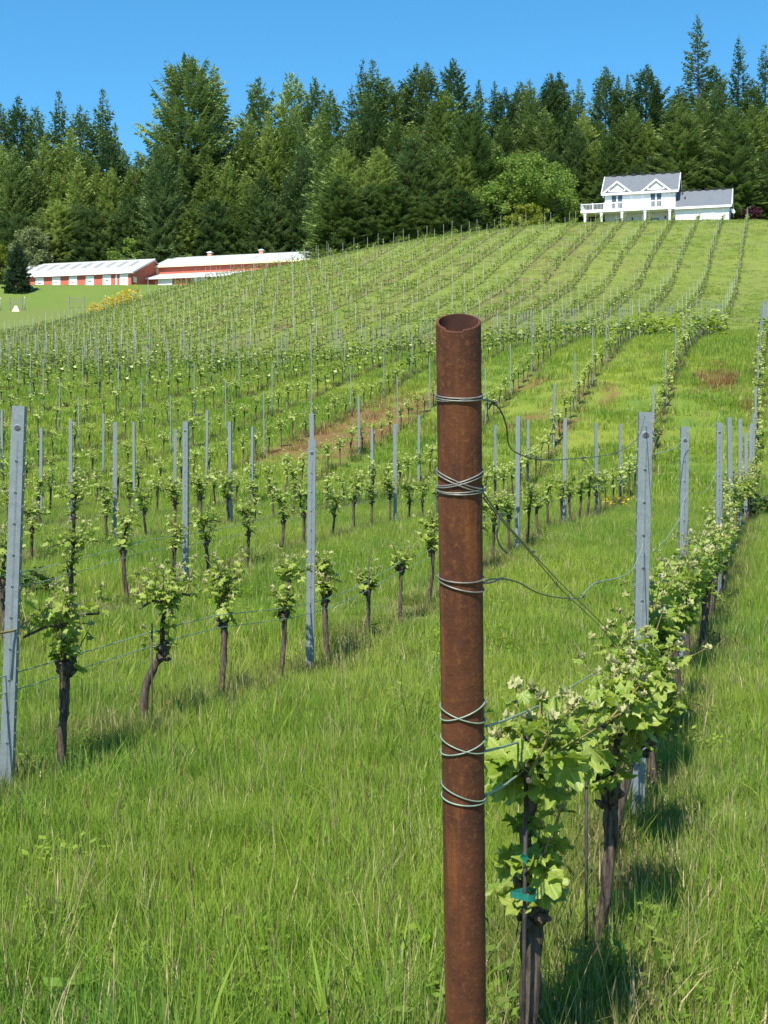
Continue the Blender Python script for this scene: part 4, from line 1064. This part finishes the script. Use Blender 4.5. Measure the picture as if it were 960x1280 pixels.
# ------------------------------------------------------------------ white house
def house():
    Z0 = 230.0; X0 = (843-480)/F*Z0; zb = 44.0
    root = empty('white_house', (X0, Z0, zb), -YAW, (.95,1,1)); P = lambda mb, nm, mat, par=root: mb.build(nm, mat, par)
    tag(root, 'white two-storey house with grey gabled roof, balcony and garage wing on the crest', 'house')
    W0, W1, yf, yb = -11.4, 0.0, 2.2, 11.2; ze, zr = 5.85, 9.2; ym = (yf+yb)/2
    mb = MB(); mb.box(W0, W1, yf, yb, 2.6, ze)                                       # upper storey
    for x in (W0, W1):
        s = .06 if x == W1 else -.06
        mb.add([(x,yf,ze),(x,yb,ze),(x,ym,zr),(x-s,yf,ze),(x-s,yb,ze),(x-s,ym,zr)], [(0,1,2),(5,4,3),(0,2,5,3),(1,4,5,2)])
    P(mb, 'upper_wall', M['white_siding'])
    mb = MB(); mb.box(W0+.02, W1-.02, yf+.02, yb, -1.5, 2.6); P(mb, 'lower_wall', M['grey_siding'])
    rf = MB(); ov = .5; sl = (zr-ze)/(ym-yf)
    rf.slab((W0-ov,yf-ov,ze-ov*sl+.12),(W1+ov,yf-ov,ze-ov*sl+.12),(W1+ov,ym,zr+.12),(W0-ov,ym,zr+.12), .14)
    rf.slab((W1+ov,yb+ov,ze-ov*sl+.12),(W0-ov,yb+ov,ze-ov*sl+.12),(W0-ov,ym+.02,zr+.10),(W1+ov,ym+.02,zr+.10), .14)
    roof = P(rf, 'roof', M['shingle'])
    tm = MB()
    tm.box(W0-ov, W1+ov, yf-ov-.06, yf-ov-.003, ze-ov*sl-.16, ze-ov*sl+.14)
    for x in (W0-ov-.10, W1+ov+.003):
        tm.slab((x,yf-ov,ze-ov*sl+.15),(x+.10,yf-ov,ze-ov*sl+.15),(x+.10,ym,zr+.15),(x,ym,zr+.15), .32)
        tm.slab((x+.10,yb+ov,ze-ov*sl+.15),(x,yb+ov,ze-ov*sl+.15),(x,ym,zr+.15),(x+.10,ym,zr+.15), .32)
    P(tm, 'roof_trim', M['white_trim'], roof)
    for i in range(7):
        v = MB(); x = W0+1.0+i*1.62; v.box(x-.32,x+.32,ym-.25,ym+.25,zr+.06,zr+.30); v.box(x-.4,x+.4,ym-.32,ym+.32,zr+.302,zr+.36); P(v, 'roof_vent', M['black_trim'], roof)
    for cx in (-9.4, -3.1):                                                            # wall gables
        g = MB(); hw, pk = 2.1, 7.4; y0 = yf-.05
        g.add([(cx-hw,y0,ze-.02),(cx+hw,y0,ze-.02),(cx,y0,pk),(cx-hw,y0+.3,ze-.02),(cx+hw,y0+.3,ze-.02),(cx,y0+.3,pk)], [(0,1,2),(5,4,3),(0,2,5,3),(1,4,5,2)])
        gw = P(g, 'gable', M['white_siding'])
        g = MB(); o2 = .35; yk = yf + (pk-ze)/sl + .3
        for s in (-1, 1):
            a = (cx+s*(hw+o2), y0-.25, ze-o2*.83+.10); b = (cx, y0-.25, pk+.10); c_ = (cx, yk, pk+.10); d = (cx+s*(hw+o2), yf+.3, ze-o2*.83+.10)
            if s < 0: g.slab(a, b, c_, d, -.12) if False else g.slab(b, c_, d, a, .12)
            else: g.slab(c_, b, a, d, .12)
        P(g, 'gable_roof', M['shingle'], gw)
        g = MB()
        for s in (-1, 1):
            a = Vector((cx+s*(hw+o2+.03), y0-.30, ze-o2*.83+.13)); b = Vector((cx, y0-.30, pk+.16)); q = Vector((0,0,.30)); t = Vector((0,.045,0))
            g.add([a,b,b-q,a-q,a+t,b+t,b-q+t,a-q+t], [(0,1,2,3),(7,6,5,4),(0,4,5,1),(1,5,6,2),(2,6,7,3),(3,7,4,0)])
            for bx in (.55, .98):                                                       # brackets
                xx = cx+s*(hw+.2)*bx; zz = pk - (hw+.2)*bx*.83 - .12; g.box(xx-.09,xx+.09,y0-.24,y0-.02,zz-.35,zz)
        P(g, 'gable_trim', M['white_trim'], gw)
        for s in (-1, 1):
            wx = cx + s*.50; w = MB()
            for (x0,x1,z0,z1) in ((wx-.46,wx+.46,5.32,5.42),(wx-.46,wx+.46,2.95,3.05),(wx-.46,wx-.38,3.05,5.32),(wx+.38,wx+.46,3.05,5.32),(wx-.38,wx+.38,4.22,4.29)): w.box(x0,x1,y0-.06,y0-.004,z0,z1)
            wf = P(w, 'window', M['white_trim']); p = MB(); p.box(wx-.379,wx+.379,y0-.035,y0-.006,3.051,5.319); P(p, 'pane', M['dark_glass'], wf)
    # deck
    D0 = -15.1; d = MB(); d.box(D0, .0, 0, yf-.03, 2.42, 2.75); d.box(D0, W0-.02, yf-.03, 6.0, 2.42, 2.75)
    dk = P(d, 'deck', M['white_trim'])
    rl = MB(); 
    def rail(x0,y0,x1,y1):
        n = max(2, int(math.hypot(x1-x0,y1-y0)/.22))
        for k in range(n+1):
            t = k/n; x = x0+(x1-x0)*t; y = y0+(y1-y0)*t; rl.box(x-.018,x+.018,y-.018,y+.018,2.86,3.72)
        n = max(1, round(math.hypot(x1-x0,y1-y0)/1.9))
        for k in range(n+1):
            t = k/n; x = x0+(x1-x0)*t; y = y0+(y1-y0)*t; rl.box(x-.07,x+.07,y-.07,y+.07,2.752,3.88)
        ax = abs(x1-x0) > abs(y1-y0); e = .045
        for z0, z1 in ((3.72,3.80),(2.80,2.86)):
            rl.box(min(x0,x1)-(0 if ax else e), max(x0,x1)+(0 if ax else e), min(y0,y1)-(e if ax else 0), max(y0,y1)+(e if ax else 0), z0, z1)
    rail(D0+.1,.1,-.1,.1); rail(D0+.1,.1,D0+.1,5.9); P(rl, 'railing', M['white_trim'])
    for x in (-14.4,-11.75,-8.4,-4.7,-.75):
        c_ = MB(); c_.box(x-.17,x+.17,.15,.49,-1.5,2.419); c_.box(x-.23,x+.23,.09,.55,2.1,2.30); P(c_, 'column', M['white_trim'])
    g = MB(); g.box(-14.2,-11.9,yf+1.2,yf+1.4,-1.5,2.41); P(g, 'opening_shade_panel', M['dark_brown'])  # dark panel added for the shade in the opening under the deck
    w = MB(); x0,x1,z0,z1 = -3.9,-2.7,.55,1.45
    for b in ((x0,x1,z1-.14,z1),(x0,x0+.14,z0,z1-.14),(x1-.14,x1,z0,z1-.14)): w.box(b[0],b[1],yf-.08,yf+.016,b[2],b[3])
    wf = P(w, 'window', M['black_trim']); p = MB(); p.box(x0+.141,x1-.141,yf-.03,yf+.016,z0,z1-.141); P(p, 'pane', M['pale_glass'], wf)
    w = MB(); w.box(-9.9,-8.0,yf-.04,yf+.016,.7,1.75); wf = P(w, 'window', M['white_trim']); p = MB(); p.box(-9.8,-8.1,yf-.06,yf-.041,.8,1.65); P(p, 'pane', M['dark_glass'], wf)
    for x in (-6.9, -1.6):
        l = MB(); l.box(x-.10,x+.10,yf-.16,yf+.016,1.35,1.75); P(l, 'wall_lamp', M['black_trim'])
    # wing
    G0, G1, gy, gb = .03, 8.5, 1.2, 9.4; ge, gr = 2.95, 5.95; gm = (gy+gb)/2; gs = (gr-ge)/(gm-gy)
    mb = MB(); mb.box(G0,G1,gy,gb,-1.5,ge); mb.add([(G1,gy,ge),(G1,gb,ge),(G1,gm,gr),(G1-.06,gy,ge),(G1-.06,gb,ge),(G1-.06,gm,gr)], [(0,1,2),(5,4,3),(0,2,5,3),(1,4,5,2)]); P(mb, 'wing_wall', M['white_siding'])
    rf = MB(); rf.slab((G0+.02,gy-.5,ge-.5*gs+.12),(G1+.45,gy-.5,ge-.5*gs+.12),(G1+.45,gm,gr+.12),(G0+.02,gm,gr+.12), .14); rf.slab((G1+.45,gb+.5,ge-.5*gs+.12),(G0+.02,gb+.5,ge-.5*gs+.12),(G0+.02,gm+.02,gr+.1),(G1+.45,gm+.02,gr+.1), .14)
    r2 = P(rf, 'wing_roof', M['shingle']); tm = MB(); tm.box(G0, G1+.45, gy-.57, gy-.503, ge-.5*gs-.18, ge-.5*gs+.14)
    x = G1+.453; tm.slab((x,gy-.5,ge-.5*gs+.15),(x+.1,gy-.5,ge-.5*gs+.15),(x+.1,gm,gr+.15),(x,gm,gr+.15), .32); tm.slab((x+.1,gb+.5,ge-.5*gs+.15),(x,gb+.5,ge-.5*gs+.15),(x,gm,gr+.15),(x+.1,gm,gr+.15), .32); P(tm, 'roof_trim', M['white_trim'], r2)
    for i in range(6):
        v = MB(); x = G0+1.0+i*1.3; v.box(x-.28,x+.28,gm-.25,gm+.25,gr+.06,gr+.28); v.box(x-.36,x+.36,gm-.32,gm+.32,gr+.282,gr+.33); P(v, 'roof_vent', M['black_trim'], r2)
    for (x,t) in ((1.0,.78),(1.5,.45)):
        v = MB(); y = gy+(gm-gy)*t; z = ge+(gr-ge)*t; v.box(x-.13,x+.13,y-.13,y+.13,z,z+.42); P(v, 'vent_pipe', M['black_trim'], r2)
    for x in (4.75, 5.85):
        w = MB()
        for b in ((x-.5,x+.5,1.62,1.70),(x-.5,x+.5,.85,.93),(x-.5,x-.42,.93,1.62),(x+.42,x+.5,.93,1.62)): w.box(b[0],b[1],gy-.06,gy-.003,b[2],b[3])
        wf = P(w, 'window', M['white_trim']); p = MB(); p.box(x-.419,x+.419,gy-.03,gy-.005,.931,1.619); P(p, 'pane', M['pale_glass'], wf)
    s = MB(); c_ = Vector((G1+.55, gy+.6, 1.9)); dn = Vector((.6,-.7,.4)).normalized(); u = dn.orthogonal().normalized(); v = dn.cross(u)
    rim = [c_+dn*.12+(u*math.cos(a)+v*math.sin(a))*.42 for a in [i*6.283/14 for i in range(14)]]
    s.add(rim+[c_], [(14,i,(i+1)%14) for i in range(14)]); s.tube([c_, c_-dn*.25, (G1,gy+.7,1.5)], .035, 5); P(s, 'satellite_dish', M['white_trim'])
house()

# ------------------------------------------------------------------ red barns
def barns():
    Z0 = 295.0; X0 = (164-480)/F*Z0; zb = 44.35
    root = empty('red_barn', (X0, Z0, zb), -YAW); P = lambda mb, nm, mat, par=root: mb.build(nm, mat, par)
    tag(root, 'long low red barn with white doors under a white metal roof, beside the small spruce', 'barn')
    L, D, e, rz = 29.5, 21.0, 2.75, 6.9; yr = D/2
    mb = MB(); mb.box(-L, 0, 0, D, -1.5, e)
    for x in (-L, 0):
        s = .08 if x == 0 else -.08; mb.add([(x,0,e),(x,D,e),(x,yr,rz),(x-s,0,e),(x-s,D,e),(x-s,yr,rz)], [(0,1,2),(5,4,3),(0,2,5,3),(1,4,5,2)])
    P(mb, 'wall', M['red'])
    rf = MB(); sl = (rz-e)/yr; ov = .55
    rf.slab((-L-.4,-ov,e-ov*sl+.14),(.4,-ov,e-ov*sl+.14),(.4,yr,rz+.14),(-L-.4,yr,rz+.14), .12); rf.slab((.4,D+ov,e-ov*sl+.14),(-L-.4,D+ov,e-ov*sl+.14),(-L-.4,yr+.02,rz+.12),(.4,yr+.02,rz+.12), .12)
    roof = P(rf, 'roof', M['metal_roof'])
    k = 0; x = -L+1.2
    while x < -.8:
        s = MB(); y0, y1 = yr*.42, yr*.86; s.slab((x,y0,e+y0*sl+.155),(x+.95,y0,e+y0*sl+.155),(x+.95,y1,e+y1*sl+.155),(x,y1,e+y1*sl+.155), .012); P(s, 'skylight', M['skylight_strip'], roof); x += 2.55
    t = MB(); t.box(-L-.4,.4,-ov-.06,-ov-.003,e-ov*sl-.1,e-ov*sl+.16); t.slab((.403,-ov,e-ov*sl+.17),(.55,-ov,e-ov*sl+.17),(.55,yr,rz+.17),(.403,yr,rz+.17), .38); P(t, 'roof_trim', M['white_trim'], roof)
    for i in range(8):
        x = -.65 - 3.64*i; d = MB(); d.box(x-1.75,x,-.07,-.003,-1.2,2.32); dr = P(d, 'stall_door', M['white_trim']); d = MB(); d.box(x-1.2,x-.55,-.12,-.071,1.15,1.3); P(d, 'handle', M['black_trim'], dr)
    t = MB(); t.box(-3.3,-3.0,-.06,-.003,-1.2,2.32); P(t, 'corner_trim', M['white_trim'])
    w = MB(); w.box(.003,.06,1.0,2.6,.9,2.0); P(w, 'side_window', M['white_trim'])
    # second barn
    root = empty('red_barn', (X0, Z0, zb), -YAW)
    tag(root, 'red barn with raised upper wall and three roof vents, partly hidden by the vineyard crest', 'barn')
    L2, y0, e0 = 51.0, 7.6, 2.7; yc, z1, z2 = 12.2, 4.0, 5.9; yr, rz = 20.0, 8.7; x0 = .12
    mb = MB(); mb.box(x0,L2,y0,2*yr-y0,-1.5,e0)
    mb.add([(x0,y0,e0),(x0,yc,e0),(x0,yc,z1),(x0+.1,y0,e0),(x0+.1,yc,e0),(x0+.1,yc,z1)], [(0,1,2),(5,4,3)]); P(mb, 'wall', M['red'])
    mb = MB(); mb.box(x0,L2,yc,2*yr-yc,e0+.002,z2); mb.add([(x0,yc,z2),(x0,2*yr-yc,z2),(x0,yr,rz),(x0+.1,yc,z2),(x0+.1,2*yr-yc,z2),(x0+.1,yr,rz)], [(0,1,2),(5,4,3),(0,2,5,3),(1,4,5,2)]); P(mb, 'upper_wall', M['red'])
    sl = (z1-e0)/(yc-y0); rf = MB(); rf.slab((x0-.3,y0-.7,e0-.7*sl+.12),(L2+.3,y0-.7,e0-.7*sl+.12),(L2+.3,yc-.02,z1+.12),(x0-.3,yc-.02,z1+.12), .1); lo = P(rf, 'lower_roof', M['metal_roof'])
    t = MB(); t.box(x0-.3,L2+.3,y0-.76,y0-.703,e0-.7*sl-.22,e0-.7*sl+.14); P(t, 'roof_trim', M['white_trim'], lo)
    sl = (rz-z2)/(yr-yc); rf = MB(); rf.slab((x0-.4,yc-.6,z2-.6*sl+.12),(L2+.4,yc-.6,z2-.6*sl+.12),(L2+.4,yr,rz+.12),(x0-.4,yr,rz+.12), .1); rf.slab((L2+.4,2*yr-yc+.6,z2-.6*sl+.12),(x0-.4,2*yr-yc+.6,z2-.6*sl+.12),(x0-.4,yr+.02,rz+.1),(L2+.4,yr+.02,rz+.1), .1); up = P(rf, 'upper_roof', M['metal_roof'])
    t = MB(); t.box(x0-.4,L2+.4,yc-.66,yc-.603,z2-.6*sl-.3,z2-.6*sl+.14); t.box(x0-.1,x0+.45,yc-.06,yc-.003,z1+.14,z2-.05); P(t, 'roof_trim', M['cream'], up)
    for x in (1.5+7.2, 20, 31.5):
        v = MB(); v.box(x-.42,x+.42,yr-.42,yr+.42,rz-.1,rz+.7); vt = P(v, 'roof_vent', M['vent_brick'], up) if False else P(v, 'roof_vent', M['vent_brick'], up)
        v.v = []; c_ = MB(); c_.box(x-.55,x+.55,yr-.55,yr+.55,rz+.702,rz+.82); c_.box(x-.3,x+.3,yr-.3,yr+.3,rz+.822,rz+.95); P(c_, 'vent_cap', M['white_trim'], root)
    for x in (2.4, 10.0, 17.6, 25.2):
        d = MB(); d.box(x,x+3.0,y0-.07,y0-.003,-1.2,2.35); P(d, 'barn_door', M['white_trim'])
    t = MB(); t.box(x0-.06,x0+.28,y0-.05,y0-.003,-1.2,2.5); P(t, 'corner_trim', M['white_trim'])
barns()

# ------------------------------------------------------------------ field gates and marker
def fence(x0, x1, Z, hgt, label, wire=False):
    a = (x0-480)/F*Z; b = (x1-480)/F*Z; root = empty('field_gate', ((a+b)/2, Z, h1((a+b)/2,Z))); zb = h1((a+b)/2,Z)
    for x in (a, b):
        p = MB(); p.box(x-(a+b)/2-.09, x-(a+b)/2+.09, -.09, .09, -.5, hgt); P_ = p.build('post', M['wood_grey'], root)
        c_ = MB(); c_.box(x-(a+b)/2-.11, x-(a+b)/2+.11, -.11, .11, hgt+.002, hgt+.14); c_.build('post_cap', M['wood_grey'], P_)
    r_ = MB()
    for z in ((.65,.95) if not wire else (.78,)): r_.box(a-(a+b)/2+.1, b-(a+b)/2-.1, -.03, .03, hgt*z-.10, hgt*z)
    for i in range(1,7): xx = (a-b)/2 + (b-a)*i/7; r_.box(xx-.012,xx+.012,-.012,.012,0,hgt*.78)
    r_.build('rail', M['wood_grey'], root); tag(root, label, 'gate')
fence(12, 27, 243, 1.9, 'grey field gate with pale posts near the yellow marker, far left')
fence(86, 105, 243, 1.7, 'grey field gate with two posts in the grass below the red barn')
def fpost(px, Z, hgt, label):
    X = (px-480)/F*Z; p = MB(); p.tube([(0,0,-.5),(0,0,hgt)], .08, 8); o = p.build('fence_post', M['wood_grey'], None, (X,Z,h1(X,Z))); c_ = MB(); c_.tube([(0,0,hgt-.02),(0,0,hgt+.16)], .10, 8); c_.build('post_cap', M['cream'], o)
    tag(o, label, 'fence post', 'pale fence posts in the field')
fpost(1, 243, 1.9, 'pale field post at the left frame edge'); fpost(31, 243, 1.9, 'pale field post just right of the gate by the yellow marker')
fpost(132, 240, 1.7, 'pale field post standing alone below the red barn'); fpost(167, 236, 1.8, 'pale field post beside the tallest yellow broom bush')
Z = 240; X = (20-480)/F*Z; mb = MB(); s = .62
mb.add([(-s,-.3,0),(s,-.3,0),(.16,-.1,.95),(-.16,-.1,.95),(-s,.3,0),(s,.3,0),(.16,.1,.95),(-.16,.1,.95)], [(0,1,2,3),(7,6,5,4),(0,3,7,4),(1,5,6,2),(3,2,6,7)])
tag(mb.build('field_marker', M['cream'], None, (X, Z, h1(X,Z)-.03)), 'small pale yellow tent-shaped marker on the mown field at far left', 'marker')

# ------------------------------------------------------------------ light, sky, camera
SUN = Vector((-.20, -.55, .78)).normalized()
el = math.asin(SUN.z); az = math.atan2(SUN.x, SUN.y)
w = bpy.data.worlds.new('World'); scene.world = w; w.use_nodes = True; nt = w.node_tree; nt.nodes.clear()
N = NT(nt)
sk = N.n('ShaderNodeTexSky', sky_type='NISHITA'); sk.sun_disc = False; sk.sun_elevation = el; sk.sun_rotation = az
sk.altitude = 1500; sk.air_density = 1.0; sk.dust_density = 0.0; sk.ozone_density = 4.0
hs = N.n('ShaderNodeHueSaturation'); hs.inputs['Hue'].default_value = .486; hs.inputs['Saturation'].default_value = 1.25; hs.inputs['Value'].default_value = .83
nt.links.new(sk.outputs[0], hs.inputs['Color'])
bg = N.n('ShaderNodeBackground'); nt.links.new(hs.outputs[0], bg.inputs[0]); bg.inputs[1].default_value = .115
ow = N.n('ShaderNodeOutputWorld'); nt.links.new(bg.outputs[0], ow.inputs[0])
sd = bpy.data.lights.new('sun', 'SUN'); sd.energy = 4.0; sd.angle = R(.55); sd.color = (1.0,.955,.88)
so = bpy.data.objects.new('sun', sd); COL.objects.link(so); so.rotation_euler = (-SUN).to_track_quat('-Z','Y').to_euler()
cd = bpy.data.cameras.new('camera'); cd.sensor_fit = 'HORIZONTAL'; cd.sensor_width = 36; cd.lens = 36*F/960; cd.clip_start = .1; cd.clip_end = 6000
co = bpy.data.objects.new('camera', cd); COL.objects.link(co); co.location = (0,0,0); co.rotation_euler = (R(90),0,0); scene.camera = co
scene.view_settings.view_transform = 'Standard'; scene.view_settings.look = 'None'; scene.view_settings.exposure = 1.12; scene.view_settings.gamma = 1
scene.view_settings.use_curve_mapping = False
scene.render.engine = 'CYCLES'; cy = scene.cycles
cy.use_denoising = True
try: cy.denoiser = 'OPENIMAGEDENOISE'
except Exception: pass
cy.max_bounces = 6; cy.diffuse_bounces = 3; cy.glossy_bounces = 2; cy.transmission_bounces = 3; cy.transparent_max_bounces = 4
cy.use_adaptive_sampling = True; cy.adaptive_threshold = .015
